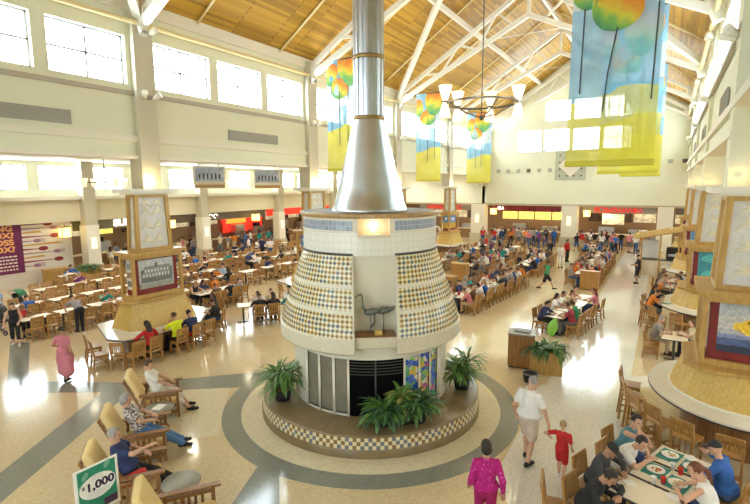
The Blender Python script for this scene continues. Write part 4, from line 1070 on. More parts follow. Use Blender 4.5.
def rotm(yaw=0,pitch=0,roll=0):
    """columns = local axes; pitch>0 tips +y down, yaw>0 turns left"""
    return np.array(Matrix.Rotation(math.radians(yaw),3,'Z')@Matrix.Rotation(math.radians(-pitch),3,'X')@Matrix.Rotation(math.radians(roll),3,'Y'))
def ik(a,t,l1,l2,hint):
    a=np.array(a,float);t=np.array(t,float); d=t-a; L=np.linalg.norm(d); mx=(l1+l2)*.995
    if L>mx: t=a+d/L*mx; d=t-a; L=mx
    u=d/L; h=np.array(hint,float); h=h-u*(h@u); h/=np.linalg.norm(h)+1e-9
    x=(l1*l1-l2*l2+L*L)/(2*L); y=math.sqrt(max(0,l1*l1-x*x)); return a+u*x+h*y, t
PEOPLE={}
def body(key, voxel=.012, hip=(0,0,.95), lean=0, side=0, twist=0, yaw=0, headyaw=0, headpitch=0, lh=(-.24,.05,.86), rh=(.24,.05,.86), le=(-.3,-1,-.2), re=(.3,-1,-.2),
         lf=(-.1,0,.08), rf=(.1,0,.08), lk=(0,1,.1), rk=(0,1,.1), lfy=8, rfy=-8, top='short', bottom='long', fem=False, child=1., hair='short', shirtlen=1., fat=1., grip=.6):
    """returns (body mesh, hair mesh or None); slots skin, top, bottom, shoes, eyes, lips"""
    hip=np.array(hip,float); T=rotm(0,lean,side); T2=T@rotm(twist)
    pts=[hip+T@np.array([0,0,.72])+np.array(o) for o in ((-.35,-.35,.12),(.35,.4,.2))]+[np.array(x)+np.array(o) for x in (lh,rh,lf,rf) for o in ((-.2,-.2,-.12),(.2,.26,.2))]+[hip-.3,hip+.3]
    for f,kn in ((lf,lk),(rf,rk)):
        pts.append(ik(hip+np.array([-.09,0,-.04]),f,.43,.42,kn)[0]-.1); pts.append(pts[-1]+.2)
    pts=np.array(pts); Fd=Field(pts.min(0),pts.max(0),voxel)
    sw=.165 if fem else .185; hw=.165 if fem else .158
    ch=hip+T2@np.array([0,.0,.31]); be=hip+T@np.array([0,.01,.14]); nk=hip+T2@np.array([0,.0,.50])
    SK,TP,BT,SH=0,1,2,3
    # torso
    torso=TP if top!='none' else SK
    g=.012
    Fd.ell(torso,ch,(sw*.86+g,.108*fat+g,.20),T2,.03); Fd.ell(torso,be,(.138*(.92 if fem else 1)*fat+g,.10*fat+g,.19),T,.06)
    if fem:
        for s in (-1,1): Fd.ell(torso,ch+T2@np.array([s*.07,.085,-.02]),(.062,.055,.062),T2,.03)
    hipslot=BT if bottom!='dress' else TP
    Fd.ell(hipslot,hip+T@np.array([0,-.01,-.01]),(hw+g,.118*fat+g,.125),T,.03)
    if top in('short','long','tank') and shirtlen>.5: Fd.ell(TP,hip+T@np.array([0,.0,.05]),(hw*fat+.026,.118*fat+.026,.11),T,.05)
    Fd.cone(SK,nk-T2@np.array([0,0,.06]),nk+T2@np.array([0,.012,.09]),.058,.05,.02)
    Fd.cone(torso,nk+T2@np.array([-.07,-.012,-.06]),nk+T2@np.array([.07,-.012,-.06]),.062,.062,.05)
    hj={}
    # arms
    for s,hnd,elb in ((-1,lh,le),(1,rh,re)):
        sh=hip+T2@np.array([s*sw,-.005,.43]); el,wr=ik(sh,hnd,.285,.25,elb)
        d1=(el-sh); sl=TP if top in('short','long') else SK
        Fd.cone(SK,sh,el,.047,.038,.03); Fd.cone(SK,el,wr,.04,.027,.02)
        if top in('short','long'):
            f=.62 if top=='short' else 1.
            Fd.cone(TP,sh,sh+d1*f,.064,.060 if top=='short' else .05,.05)
            if top=='long': Fd.cone(TP,el,el+(wr-el)*.93,.052,.04,.03)
        elif top=='tank': Fd.cone(TP,nk+T2@np.array([s*.075,0,-.05]),ch+T2@np.array([s*.1,0,.12]),.05,.06,.03)
        # hand: palm, four unequal curled fingers and a thumb off the side
        fd=(wr-el); fd/=np.linalg.norm(fd)+1e-9; n=np.array([0,0,-1.])-fd*(-fd[2]); 
        if np.linalg.norm(n)<.3: n=np.array([-s*1.,0.2,0]); n-=fd*(n@fd)
        n/=np.linalg.norm(n); sd=np.cross(fd,n)*(-1)
        inner=-s*np.array([1.,0,0]); 
        if sd@inner<0: sd=-sd
        pal=wr+fd*.075
        Fd.ell(SK,wr+fd*.045,(.040,.05,.019),np.stack([sd,fd,n],1),.015)
        for q,(o,Lf) in enumerate(((.030,.062),(.010,.075),(-.010,.07),(-.029,.055))):
            b0=wr+fd*.078+sd*o; c1=fd*math.cos(grip*.6)+n*math.sin(grip*.6); c2=fd*math.cos(grip*1.6)+n*math.sin(grip*1.6)
            m=b0+c1*Lf*.55; Fd.cone(SK,b0-fd*.02,m,.0105,.0095,.004); Fd.cone(SK,m,m+c2*Lf*.5,.0095,.008,.003)
        tb=wr+fd*.03+sd*.034; tm=tb+(fd*.7+sd*.7)*.036; Fd.cone(SK,wr+fd*.02+sd*.02,tm,.014,.011,.008); Fd.cone(SK,tm,tm+(fd*.9+n*.4)*.03,.011,.009,.004)
    # legs
    for s,ft,kn,fy in ((-1,lf,lk,lfy),(1,rf,rk,rfy)):
        hpj=hip+T@np.array([s*.088,0,-.03]); kj,an=ik(hpj,ft,.42,.415,kn)
        skin_leg=bottom in('shorts','skirt','dress','capri')
        r=fat**.5
        Fd.cone(SK if skin_leg else BT,hpj,kj,.078*r,.054,.03); m=kj+(an-kj)*.32
        bk=-(np.array(kn)-0); 
        Fd.cone(SK if skin_leg else BT,kj,m,.052,.055,.03); Fd.cone(SK if skin_leg else BT,m,an,.054,.037,.03)
        if bottom=='long':
            Fd.cone(BT,hpj,kj,.092*r,.066,.04); Fd.cone(BT,kj,an+np.array([0,0,.01]),.066,.056,.03)
        if bottom=='capri': Fd.cone(BT,hpj,kj,.092*r,.07,.04); Fd.cone(BT,kj,kj+(an-kj)*.45,.07,.066,.03)
        if bottom=='shorts': Fd.cone(BT,hpj,hpj+(kj-hpj)*.84,.098*r,.094,.03)
        if bottom=='skirt': Fd.cone(BT,hpj,kj,.10,.12,.06)
        if bottom=='dress': Fd.cone(TP,hip,(kj+hpj)/2+np.array([0,0,0]),.15,.16,.06); Fd.cone(TP,(kj+hpj)/2,kj+(an-kj)*.42,.15,.185,.08)
        fr=rotm(fy); toe=an+fr@np.array([0,.16,-.045]); heel=an+fr@np.array([0,-.045,-.04])
        Fd.cone(SH,heel,toe,.040,.036,.01); Fd.cone(SH,an+fr@np.array([0,-.02,-.02]),an+fr@np.array([0,.08,-.03]),.042,.042,.02)
    # head
    RH=T2@rotm(headyaw,headpitch-lean*.55) if True else T2
    hs=1.+.25*(child-1.)*-1 if child<1 else 1.
    hc=nk+T2@np.array([0,.012,.07])+RH@np.array([0,.015,.095*hs]); E=lambda x,y,z: hc+RH@(np.array([x,y,z])*hs)
    Fd.ell(SK,E(0,-.005,.02),np.array((.074,.094,.098))*hs,RH,.02); Fd.ell(SK,E(0,.022,-.05),np.array((.056,.066,.07))*hs,RH,.03)
    Fd.cone(SK,E(0,.088,.015),E(0,.108,-.022),.009,.015,.012); Fd.ell(SK,E(0,.082,-.105),(.024,.02,.02),RH,.02)
    Fd.cone(SK,E(-.016,.086,-.062),E(.016,.086,-.062),.011,.011,.01)
    for s in (-1,1): Fd.ell(SK,E(s*.076,-.005,-.012),(.012,.022,.032),RH,.006)
    lay=[Fd.layer(k) for k in (0,1,2,3)]; tot=np.minimum.reduce(lay)
    V,Q=surface_nets(tot,Fd.lo,voxel)
    C=V[Q].mean(1); ijk=np.clip(np.rint((C-Fd.lo)/voxel).astype(int),0,Fd.n-1)
    sl=np.argmin(np.stack([L[ijk[:,0],ijk[:,1],ijk[:,2]] for L in lay]),0)
    loc=(C-hc)@RH/hs
    eye=(np.minimum(np.hypot(loc[:,0]-.031,loc[:,2]-.014),np.hypot(loc[:,0]+.031,loc[:,2]-.014))<.011)&(loc[:,1]>.05)
    lip=(np.abs(loc[:,0])<.026)&(np.abs(loc[:,2]+.062)<.008)&(loc[:,1]>.06)
    sl[eye&(sl==0)]=4; sl[lip&(sl==0)]=5
    me=bpy.data.meshes.new('person'); me.from_pydata((V*child).tolist(),[],Q.tolist()); me.polygons.foreach_set('material_index',sl.astype(np.int32)); me.polygons.foreach_set('use_smooth',np.ones(len(Q),bool))
    for m in (M_SKIN[0],M_TOPS['grey'],M_BOT['denim'],M_BLACK,M_EYE,M_LIP): me.materials.append(m)
    hm=None
    if hair!='bald':
        hv=max(.010,voxel*.9); mn=hc-np.array([.22]*3)-(np.array([0,0,.28]) if hair in('long','pony') else 0); HF=Field(mn,hc+.24,hv)
        hl=.004 if hair=='short' else .0
        cutf=lambda x,y,z: np.maximum(np.minimum((y-.042)*.8,(.052*hs-z)),-(z+(.075 if hair in('long','bob') else .045)*hs)-.0*y)
        cutf2=lambda x,y,z: np.maximum(np.minimum((y-.035),(.055-z)),-(z+.07+y*.6))
        HF.ell(0,E(0,-.012,.026),np.array((.086,.102,.106))*hs,RH,.0,cut=(cutf if hair in('long','bob') else cutf2) if hair!='cap' else (lambda x,y,z: -(z-.005-y*.1)))
        if hair=='cap': HF.ell(0,E(0,.11,.03),(.07,.085,.012),RH,.02)
        if hair=='bun': HF.ell(0,E(0,-.115,.06),(.045,.04,.045),RH,.02)
        if hair=='bob': HF.ell(0,E(0,-.05,-.03),(.088,.062,.09),RH,.03)
        if hair=='long':
            for x in (-.05,0,.05): HF.cone(0,E(x,-.06,0),hc+T2@np.array([x*1.1,-.115,-.24]),.05,.034,.03)
        if hair=='pony': HF.cone(0,E(0,-.10,.03),E(0,-.145,-.04),.032,.036,.02); HF.cone(0,E(0,-.145,-.04),hc+T2@np.array([0,-.15,-.2]),.034,.014,.02)
        V2,Q2=surface_nets(HF.layer(0),HF.lo,hv); hm=bpy.data.meshes.new('hair'); hm.from_pydata((V2*child).tolist(),[],Q2.tolist()); hm.polygons.foreach_set('use_smooth',np.ones(len(Q2),bool)); hm.materials.append(M_HAIR['dark'])
    PEOPLE[key]=(me,hm,hair); return me,hm
M_SKIN=[mat('skin_%s'%n,c,.55) for n,c in (('fair',(.62,.36,.24)),('tan',(.46,.25,.15)),('brown',(.22,.11,.065)))]
TOPC=dict(white=(.78,.76,.73),black=(.018,.018,.02),grey=(.30,.28,.28),red=(.50,.02,.02),orange=(.72,.22,.02),navy=(.025,.04,.12),blue=(.03,.12,.42),green=(.04,.28,.12),pink=(.62,.20,.25),yellow=(.70,.82,.02),teal=(.02,.26,.24),brown=(.16,.09,.05),purple=(.18,.05,.22),magenta=(.42,.008,.16),lightblue=(.32,.45,.62),cream=(.66,.56,.38),rose=(.60,.20,.26),charcoal=(.05,.05,.055),dustyblue=(.10,.24,.30))
M_TOPS={k:mat('cloth_'+k,c,.85,var=.05,scale=10.) for k,c in TOPC.items()}
M_TOPS['flower']=spotted('cloth_flower',(.12,.10,.10),(.62,.56,.52),26.,.5)
M_TOPS['plaid']=spotted('cloth_plaid',(.40,.03,.05),(.10,.03,.06),18.,.55)
M_TOPS['magentaprint']=spotted('cloth_magenta',(.42,.006,.17),(.58,.06,.36),22.,.62)
M_BOT={k:mat('trouser_'+k,c,.85,var=.12,scale=10.) for k,c in dict(denim=(.05,.10,.24),black=(.015,.015,.018),khaki=(.50,.40,.26),grey=(.16,.16,.17),white=(.72,.68,.64),pale=(.62,.52,.42),red=(.48,.015,.015),magenta=(.30,.004,.09),blue=(.08,.19,.42)).items()}
M_HAIR={k:mat('hair_'+k,c,.6,var=.25,scale=30.) for k,c in dict(dark=(.022,.014,.010),brown=(.075,.035,.016),blond=(.36,.23,.10),grey=(.32,.30,.28),auburn=(.14,.04,.018)).items()}
M_CAPS={'black':M_BLACK}
M_EYE=mat('eye_dark',(.02,.015,.01),.2); M_LIP=mat('lip_rose',(.40,.13,.10),.5); M_SHOEW=mat('shoe_white',(.7,.7,.7),.5)
def person(key,loc,rotz,label,skin=0,top='white',bottom='denim',hair='dark',shoe=None,group=None,scale=1.):
    me,hm,hk=PEOPLE[key]; o=put('person',me,None,loc,rotz,label,'person',group)
    o.scale=(scale,)*3
    for i,m in ((0,M_SKIN[skin]),(1,M_TOPS[top]),(2,M_BOT[bottom]),(3,shoe or M_BLACK)):
        o.material_slots[i].link='OBJECT'; o.material_slots[i].material=m
    if hm is not None:
        h=put('cap' if hk=='cap' else 'hair',hm,o); h.material_slots[0].link='OBJECT'; h.material_slots[0].material=M_HAIR[hair] if hk!='cap' else M_CAPS['black']
    return o
FEET_SIT=dict(lf=(-.11,.44,.08),rf=(.11,.42,.08))
SIT=dict(hip=(0,0,.555),**FEET_SIT)
EAT=dict(lh=(-.16,.43,.80),rh=(.14,.40,.82),le=(-1,-.3,-.5),re=(1,-.3,-.5))
# generic poses, coarse
V=.017
body('sitA',V,**SIT,**EAT,lean=14,headpitch=18,bottom='long')
body('sitB',V,**SIT,lean=26,headpitch=22,lh=(-.14,.44,.80),rh=(.10,.36,1.02),le=(-1,0,-.6),re=(1,.3,-.4),bottom='shorts',hair='short')
body('sitC',V,**SIT,**EAT,lean=10,headpitch=8,headyaw=28,fem=True,hair='long',bottom='long')
body('sitD',V,**SIT,lean=20,headpitch=15,headyaw=-20,lh=(-.2,.40,.80),rh=(.05,.46,.80),le=(-1,-.2,-.4),re=(1,-.2,-.4),fem=True,hair='bun',bottom='capri',top='tank')
body('sitE',V,**SIT,lh=(-.15,.32,.62),rh=(.15,.32,.62),lean=-4,headpitch=4,headyaw=35,hair='cap',bottom='long',fat=1.12)
body('sitF',V,**SIT,**EAT,lean=18,headpitch=26,top='long',bottom='long',hair='bob',fem=True)
body('standA',V,hip=(0,0,.94),bottom='long',headyaw=15)
body('standB',V,hip=(0,0,.94),fem=True,hair='long',bottom='capri',rh=(.2,.26,1.08),re=(.6,-1,-.4),headyaw=-20)
body('standC',V,hip=(0,0,.94),bottom='shorts',lh=(-.14,.28,1.1),rh=(.14,.28,1.1),le=(-1,-.6,-.4),re=(1,-.6,-.4),hair='cap',fat=1.15)
body('standD',V,hip=(0,0,.94),fem=True,hair='pony',bottom='long',top='long',headpitch=12)
body('walkA',V,hip=(0,0,.925),lf=(-.09,.30,.09),rf=(.09,-.30,.13),lh=(-.26,-.16,.90),rh=(.26,.22,.95),bottom='long',lean=5)
body('walkB',V,hip=(0,0,.925),rf=(.09,.30,.09),lf=(-.09,-.30,.13),rh=(.26,-.16,.90),lh=(-.26,.22,.95),bottom='shorts',fem=True,hair='pony',lean=4)
# ------------------------------------------------------------------ furniture
def chair_parts(sh, stool=False):
    """front faces +y; dims for seat height sh"""
    out=[]; w=.21; bh=.46 if not stool else .36
    b=MB().use(M_OAKD); b.box((0,.0,sh-.02),(.45,.44,.04),bev=.012); out.append(('seat',b))
    for sx in (-1,1):
        b=MB().use(M_OAKD); b.bar((sx*w*.98,.19,0),(sx*(w-.02),.18,sh-.03),.042,.042,up=(0,1,0)); out.append(('leg',b))
    for sx in (-1,1):
        b=MB().use(M_OAKD); b.bar((sx*w,-.25,0),(sx*(w-.01),-.19,sh-.02),.042,.046,up=(0,1,0)); b.bar((sx*(w-.01),-.19,sh-.03),(sx*(w-.005),-.26,sh+bh),.04,.042,up=(0,1,0)); out.append(('leg',b))
    b=MB().use(M_OAKD); b.box((0,-.255,sh+bh-.03),(.45,.03,.11),Matrix.Rotation(.13,3,'X'),bev=.01); b.box((0,-.205,sh+.1),(.39,.026,.05))
    for k in range(5): b.bar((-.14+k*.07,-.205,sh+.1),(-.14+k*.07,-.25,sh+bh-.05),.042,.014,up=(0,1,0))
    out.append(('backrest',b))
    b=MB().use(M_OAKD)
    zs=(sh*.42,) if not stool else (sh*.28,sh*.5)
    for z in zs:
        for sx in (-1,1): b.box((sx*w*.97,-.02,z),(.024,.42,.03))
    b.box((0,.185,zs[0]-.05),(.40,.028,.032)); b.box((0,-.02,zs[0]),(w*1.9,.024,.026)); b.box((0,.16,zs[0]-.02),(.02,.06,.06)); b.box((0,.07,zs[0]),(.022,.2,.024)); b.box((0,-.02,sh-.065),(.38,.03,.05)); b.box((0,-.02,(zs[0]+sh)/2-.03),(.02,.02,sh-.07-zs[0])) if stool else None
    for sx in (-1,1): b.box((sx*(w-.02),-.01,sh-.065),(.02,.38,.05))
    b.box((0,.18,sh-.065),(.38,.02,.05)); out.append(('stretcher',b))
    return out
FAR=(0,-60,0)
CH_M=[(n,b.mesh(n)) for n,b in chair_parts(.45)]; ST_M=[(n,b.mesh(n)) for n,b in chair_parts(.74,True)]
def joined(parts):
    j=MB()
    for n,b in parts:
        o=len(j.v); j.v+=b.v; j.use(b.mats[0])
        for f,s in zip(b.f,b.sm): j.face([o+i for i in f],s)
    return j
CH_J=joined(chair_parts(.45)).mesh('dining_chair')
NCH=[0]
def chair(x,y,rot,label,group=None,near=False,stool=False):
    NCH[0]+=1
    nm='bar_stool' if stool else 'dining_chair'; cat='bar stool' if stool else 'chair'
    if not near and not stool: return put(nm,CH_J,None,(x,y,0),rot,label,cat,group)
    e=empty(nm,(x,y,0),rot,label,cat,group)
    for n,m in (ST_M if stool else CH_M): put(n,m,e)
    return e
def table_parts(L=1.15,w=.76):
    t=MB().use(M_LAM); t.box((0,0,.738),(w-.03,L-.03,.024)); t.use(M_EDGE); t.box((0,0,.733),(w,L,.028),bev=.008)
    t.use(M_LAM); t.box((0,0,.7475),(w-.05,L-.05,.003))
    p=MB().use(M_DARK); 
    for s in ((-1,1) if L>1 else (0,)):
        y=s*.33; p.cyl((0,y),.035,.03,.72,12); 
        for a in (0,PI/2): R=Matrix.Rotation(a,3,'Z'); p.box((0,y,.025),(.52,.06,.03),R,bev=.01)
    return [('tabletop',t),('pedestal_leg',p)]
TB_M=[(n,b.mesh(n)) for n,b in table_parts()]; TS_M=[(n,b.mesh(n)) for n,b in table_parts(.70,.92)]
def table(x,y,rot,label,group=None,small=False):
    e=empty('dining_table',(x,y,0),rot,label,'table',group)
    for n,m in (TS_M if small else TB_M): put(n,m,e)
    return e
def tray_mesh(m):
    b=MB().use(m); b.box((0,0,.008),(.38,.28,.014),bev=.006); b.use(M_WHITE); b.lathe([(.02,.016),(.095,.018),(.12,.032)],16); return b
TRAY={k:tray_mesh(m).mesh('food_tray') for k,m in (('teal',M_TEAL),('brown',M_BROWNW),('white',M_WHITE))}
b=MB().use(M_WHITE); b.lathe([(.001,0),(.032,0),(.043,.12),(.046,.125),(.04,.122),(.036,.11),(.001,.11)],14); CUPW=b.mesh('drink_cup')
b=MB().use(M_RED); b.lathe([(.001,0),(.032,0),(.043,.12),(.046,.125),(.04,.122),(.036,.11),(.001,.11)],14); CUPR=b.mesh('drink_cup')
b=MB().use(M_WHITE); b.box((0,0,.004),(.18,.16,.006)); b.box((.05,.03,.012),(.1,.09,.012),Matrix.Rotation(.4,3,'Z')); NAP=b.mesh('paper_napkin')

SEATKEYS=['sitA','sitB','sitC','sitD','sitE','sitF']
TOPK=['white','white','white','black','black','black','navy','navy','red','grey','grey','blue','pink','orange','lightblue','purple','teal','cream','cream','brown','brown']
BOTK=['denim','black','khaki','grey','denim']; HAIRK=['dark','dark','brown','brown','blond','grey','auburn']
COLN=dict(dustyblue='dusty blue',lightblue='light blue',cream='cream',flower='flowered')
def cn(k): return COLN.get(k,k)
NPE=[0]
def row(x,ys,rname,occ,near=False,seed=0,items=.6,skew=0.,sides=(1,-1)):
    """row of tables running away from the camera; sides: +1 = right hand side"""
    R=random.Random(seed); n=len(ys)
    for i,y in enumerate(ys):
        xx=x+skew*(y-ys[0]); pos='%s table of %s'%(ordn(i),rname)
        if i==n-1 and n>1: pos='last table of %s'%rname
        table(xx,y,0,'cream topped table, %s from the near end of %s'%(ordn(i),rname),'tables of '+rname)
        for s in sides:
            sn='right' if s>0 else 'left'
            for k,dy in enumerate((-.28,.28)):
                kn='near' if k==0 else 'far'; px_=s*.63+R.uniform(-.03,.05)*s; cx=xx+px_; cy=y+dy; rz_=PI/2 if s>0 else -PI/2
                j=R.uniform(-.08,.08)
                where='%s %s seat, %s'%(kn,sn,pos)
                who=R.random()<occ
                push=0. if who else R.uniform(-.12,.08)*s
                chair(cx+push,cy,rz_+j,('oak chair, ' if who else 'empty oak chair, ')+where,'chairs of '+rname,near)
                if who:
                    kx=R.choice(SEATKEYS); tp=R.choice(TOPK); NPE[0]+=1
                    person(kx,(cx-s*.03,cy,0),rz_+j,'person in %s top, %s'%(cn(tp),where),R.choice((0,0,0,1,1,2)),tp,R.choice(BOTK),R.choice(HAIRK),None,None,R.choice((1.,.97,.93,1.02)))
                    if R.random()<items:
                        put('food_tray',TRAY[R.choice(('white','white','brown','teal'))],None,(xx+s*.19,cy,.749),R.uniform(-.2,.2)+PI/2,'food tray before '+where,'tray','food trays')
                        if R.random()<.5: put('drink_cup',R.choice((CUPW,CUPR)),None,(xx+s*.08,cy+.22 if k==0 else cy-.2,.749),0,'paper cup before '+where,'cup','paper cups')
                elif R.random()<.1: put('paper_napkin',NAP,None,(xx+s*.2,cy,.749),R.random()*3,'crumpled napkin before '+where,'napkin','paper napkins')
# ------------------------------------------------------------------ people seen closely
F1=.0105
body('man_walk',F1,hip=(0,0,.93),lf=(-.10,.14,.08),rf=(.11,-.20,.10),rh=(.33,.12,.86),re=(1,-.6,-.2),lh=(-.27,.02,.88),bottom='shorts',headyaw=-48,headpitch=22,fat=1.34,lean=2)
body('child_walk',F1*.8/.7,hip=(0,0,.93),lf=(-.09,.12,.08),rf=(.09,-.14,.10),lh=(-.36,.03,1.16),le=(-1,-.5,-.3),rh=(.25,.1,.92),bottom='shorts',child=.70,headyaw=20,headpitch=10)
body('woman_back',F1,hip=(0,0,.93),lf=(-.09,.10,.08),rf=(.09,-.14,.10),lh=(-.24,.14,.90),rh=(.27,-.02,.87),top='long',fem=True,hair='bob',headpitch=14,fat=1.12,lean=3)
body('woman_dress',F1,hip=(0,0,.93),lf=(-.09,.10,.08),rf=(.09,-.12,.10),lh=(-.25,.22,1.0),le=(-1,-1,-.4),top='short',bottom='dress',fem=True,hair='bun',headyaw=25)
body('woman_tank',F1,hip=(0,0,.93),lf=(-.12,.18,.08),rf=(.12,-.14,.09),lh=(-.20,.30,.98),rh=(.30,.20,.90),le=(-1,-1,-.3),re=(1,-1,-.3),top='tank',bottom='capri',fem=True,hair='bun',headpitch=18)
body('lean_over',.013,hip=(0,-.05,.93),lean=52,lh=(-.2,.62,.84),rh=(.2,.60,.84),le=(-1,0,.2),re=(1,0,.2),bottom='long',headpitch=5)
body('runner',.013,hip=(0,0,.89),lf=(-.08,.40,.09),rf=(.08,-.44,.18),rk=(0,1,-.2),lh=(-.24,-.2,1.02),rh=(.22,.32,1.08),le=(-.3,-1,-.2),re=(.4,-.8,-.6),bottom='shorts',lean=10)
LS=dict(hip=(0,-.02,.60))
body('lounge_a',F1,**LS,lean=-20,lf=(-.14,.60,.08),rf=(.12,.66,.08),lh=(-.16,.26,.72),rh=(.16,.28,.70),le=(-1,-.4,-.3),re=(1,-.4,-.3),bottom='capri',fem=True,headyaw=-25,headpitch=28)
body('lounge_b',F1,**LS,lean=-26,lf=(-.12,.80,.08),rf=(.12,.86,.08),lh=(-.10,.20,.78),rh=(.14,.22,.76),le=(-1,-.3,-.3),re=(1,-.3,-.3),fem=True,headpitch=22,hair='bob')
body('lounge_c',F1,**LS,lean=-24,lf=(-.14,.74,.08),rf=(.12,.80,.08),lh=(-.14,.20,.76),rh=(.17,.30,1.0),le=(-1,-.3,-.3),re=(1,.2,-.4),headpitch=20,top='short',fat=1.1)
ST=dict(hip=(0,0,.845),lf=(-.11,.24,.32),rf=(.11,.26,.32))
body('stool_long',F1,**ST,lean=12,lh=(-.18,.40,1.12),rh=(.16,.40,1.12),le=(-1,-.2,-.5),re=(1,-.2,-.5),fem=True,hair='long',headpitch=14,top='long')
body('sit_long',F1,**SIT,lean=14,lh=(-.18,.40,.82),rh=(.16,.40,.82),le=(-1,-.2,-.5),re=(1,-.2,-.5),fem=True,hair='long',headpitch=14,top='long')
body('sit_short',F1,**SIT,lean=10,lh=(-.18,.40,.82),rh=(.06,.34,.98),le=(-1,-.2,-.5),re=(1,.1,-.5),headyaw=35,headpitch=10)
body('stool_short',F1,**ST,lean=8,lh=(-.18,.40,1.12),rh=(.06,.34,1.26),le=(-1,-.2,-.5),re=(1,.1,-.5),headyaw=35,headpitch=10)
body('stool_lean',F1,**ST,lean=22,lh=(-.16,.44,1.13),rh=(.16,.42,1.13),le=(-1,-.2,-.5),re=(1,-.2,-.5),headpitch=24,hair='short')
body('fg_teal',F1,**SIT,lean=20,lh=(-.10,.44,.80),rh=(.05,.30,1.10),le=(-1,0,-.6),re=(1,.4,-.6),top='tank',fem=True,hair='bun',headyaw=-24,headpitch=4)
body('fg_white',F1,**SIT,lean=34,lh=(-.20,.44,.80),rh=(.14,.58,.92),le=(-1,0,-.4),re=(1,0,-.6),headyaw=-14,headpitch=14,fat=1.15)
body('fg_cap',F1,**SIT,lean=20,lh=(-.14,.42,.80),rh=(.14,.40,.80),le=(-1,0,-.4),re=(1,0,-.4),hair='cap',headpitch=22,top='long')
body('fg_black',F1,**SIT,lean=28,lh=(-.10,.46,.82),rh=(.10,.46,.82),le=(-1,0,-.4),re=(1,0,-.4),headpitch=26,top='long')
body('fg_blue',F1,**SIT,lean=16,lh=(-.20,.42,.80),rh=(.02,.36,1.08),le=(-1,0,-.5),re=(1,.3,-.6),hair='cap',headpitch=10,fat=1.2)
body('fg_pony',F1,**SIT,lean=24,lh=(-.16,.46,.80),rh=(.14,.46,.80),le=(-1,0,-.4),re=(1,0,-.4),hair='pony',fem=True,top='tank',headyaw=18,headpitch=14)
R_=D2
m=person('man_walk',(-2.18,9.54,0),R_(-14),'man in white polo shirt and pale shorts holding the red clad child by the hand',0,'white','pale','grey',M_BLACK,scale=1.09)
person('child_walk',(-1.46,9.26,0),R_(-6),'small child in red shirt and red shorts walking beside the man in white polo',0,'red','red','blond',M_SHOEW)
person('woman_back',(-2.2,6.9,0),R_(28),'woman in magenta print jacket and magenta trousers seen from behind',1,'magentaprint','magenta','dark')
person('woman_dress',(-15.09,6.65,0),R_(30),'woman in long rose pink dress walking past the left pier',1,'rose','black','dark',scale=.98)
person('woman_tank',(-20.15,7.35,0),R_(-120),'woman in black tank top and black capri trousers by the stroller',0,'black','black','dark',M_SHOEW,scale=.95)
person('standD',(-21.25,6.7,0),R_(-60),'person in navy top standing behind the woman in black tank top',1,'navy','black','dark',scale=.95)
person('standB',(-23.95,8.2,0),R_(-100),'person in white top with dark trousers standing at the end of the second aisle row',0,'lightblue','black','brown',scale=.95)
person('lean_over',(-19.85,9.45,0),R_(90),'person in grey shirt bending over a table of the pier side aisle row',0,'grey','black','dark')
person('runner',(-5.48,26.78,0),R_(-75),'person in green shirt and black shorts striding across the open floor',1,'green','black','dark')
person('standB',(-9.4,31.6,0),R_(-40),'woman in teal top and white trousers standing between the middle rows',0,'teal','white','brown')
person('walkA',(-9.55,27.9,0),R_(100),'person in dark grey walking near the brown divider cabinet',1,'grey','grey','dark')

# lounge chairs
def lounge_parts():
    P=[]
    for s in (-1,1):
        b=MB().use(M_BROWNW); b.box((s*.37,.36,.31),(.06,.06,.62)); b.box((s*.37,-.34,.31),(.06,.06,.62)); b.box((s*.37,0,.14),(.045,.66,.06)); b.box((s*.37,0,.55),(.045,.66,.05))
        for k in range(5): b.box((s*.37,-.2+k*.1,.345),(.018,.045,.37))
        P.append(('arm_side',b)); b=MB().use(M_BROWNW); b.box((s*.375,.02,.635),(.12,.92,.035),bev=.01); P.append(('armrest',b))
    b=MB().use(M_BROWNW); b.box((0,.36,.2),(.68,.035,.14)); b.box((0,-.34,.2),(.68,.035,.12)); b.box((0,0,.26),(.68,.7,.03)); P.append(('seat_frame',b))
    R=Matrix.Rotation(.42,3,'X'); b=MB().use(M_BROWNW); c=Vector((0,-.42,.30))
    for x in (-.31,.31): b.box(c+R@Vector((x,0,.37)),(.05,.04,.84),R)
    for z in (.02,.2,.4,.6,.76): b.box(c+R@Vector((0,0,z)),(.6,.028,.06),R)
    P.append(('back_frame',b))
    b=MB().use(M_CUSH); b.box((0,.02,.355),(.64,.74,.15),bev=.045); P.append(('seat_cushion',b))
    b=MB().use(M_CUSH); b.box(c+R@Vector((0,.10,.50)),(.62,.14,.68),R,bev=.05); P.append(('back_cushion',b))
    return P
LM=[(n,b.xform(Matrix.Scale(1.08,4)).mesh(n)) for n,b in lounge_parts()]
LR=R_(-36)
LPOS=[((-10.75,6.9),'wooden lounge chair with cream cushions holding the woman in white'),((-9.28,5.52),'wooden lounge chair with cream cushions under the person in flowered shirt'),((-8.05,4.55),'wooden lounge chair with cream cushions under the person in dark shirt and red'),((-6.25,4.35),'empty wooden lounge chair with cream cushions nearest the camera')]
for (x,y),t in LPOS:
    e=empty('lounge_chair',(x,y,0),LR,t,'lounge chair')
    for n,me in LM: put(n,me,e)
def onl(i,dx=0,dy=0):
    (x,y),_=LPOS[i]; c,s=math.cos(LR),math.sin(LR); return (x+dx*c-dy*s,y+dx*s+dy*c,0)
person('lounge_a',onl(0,0,-.06),LR,'woman in white top and white capri trousers reading in the farthest lounge chair',0,'white','white','brown',scale=1.1)
person('lounge_b',onl(1,0,-.06),LR,'person in flowered shirt and blue jeans reclining in the second lounge chair',0,'flower','blue','grey',scale=1.1)
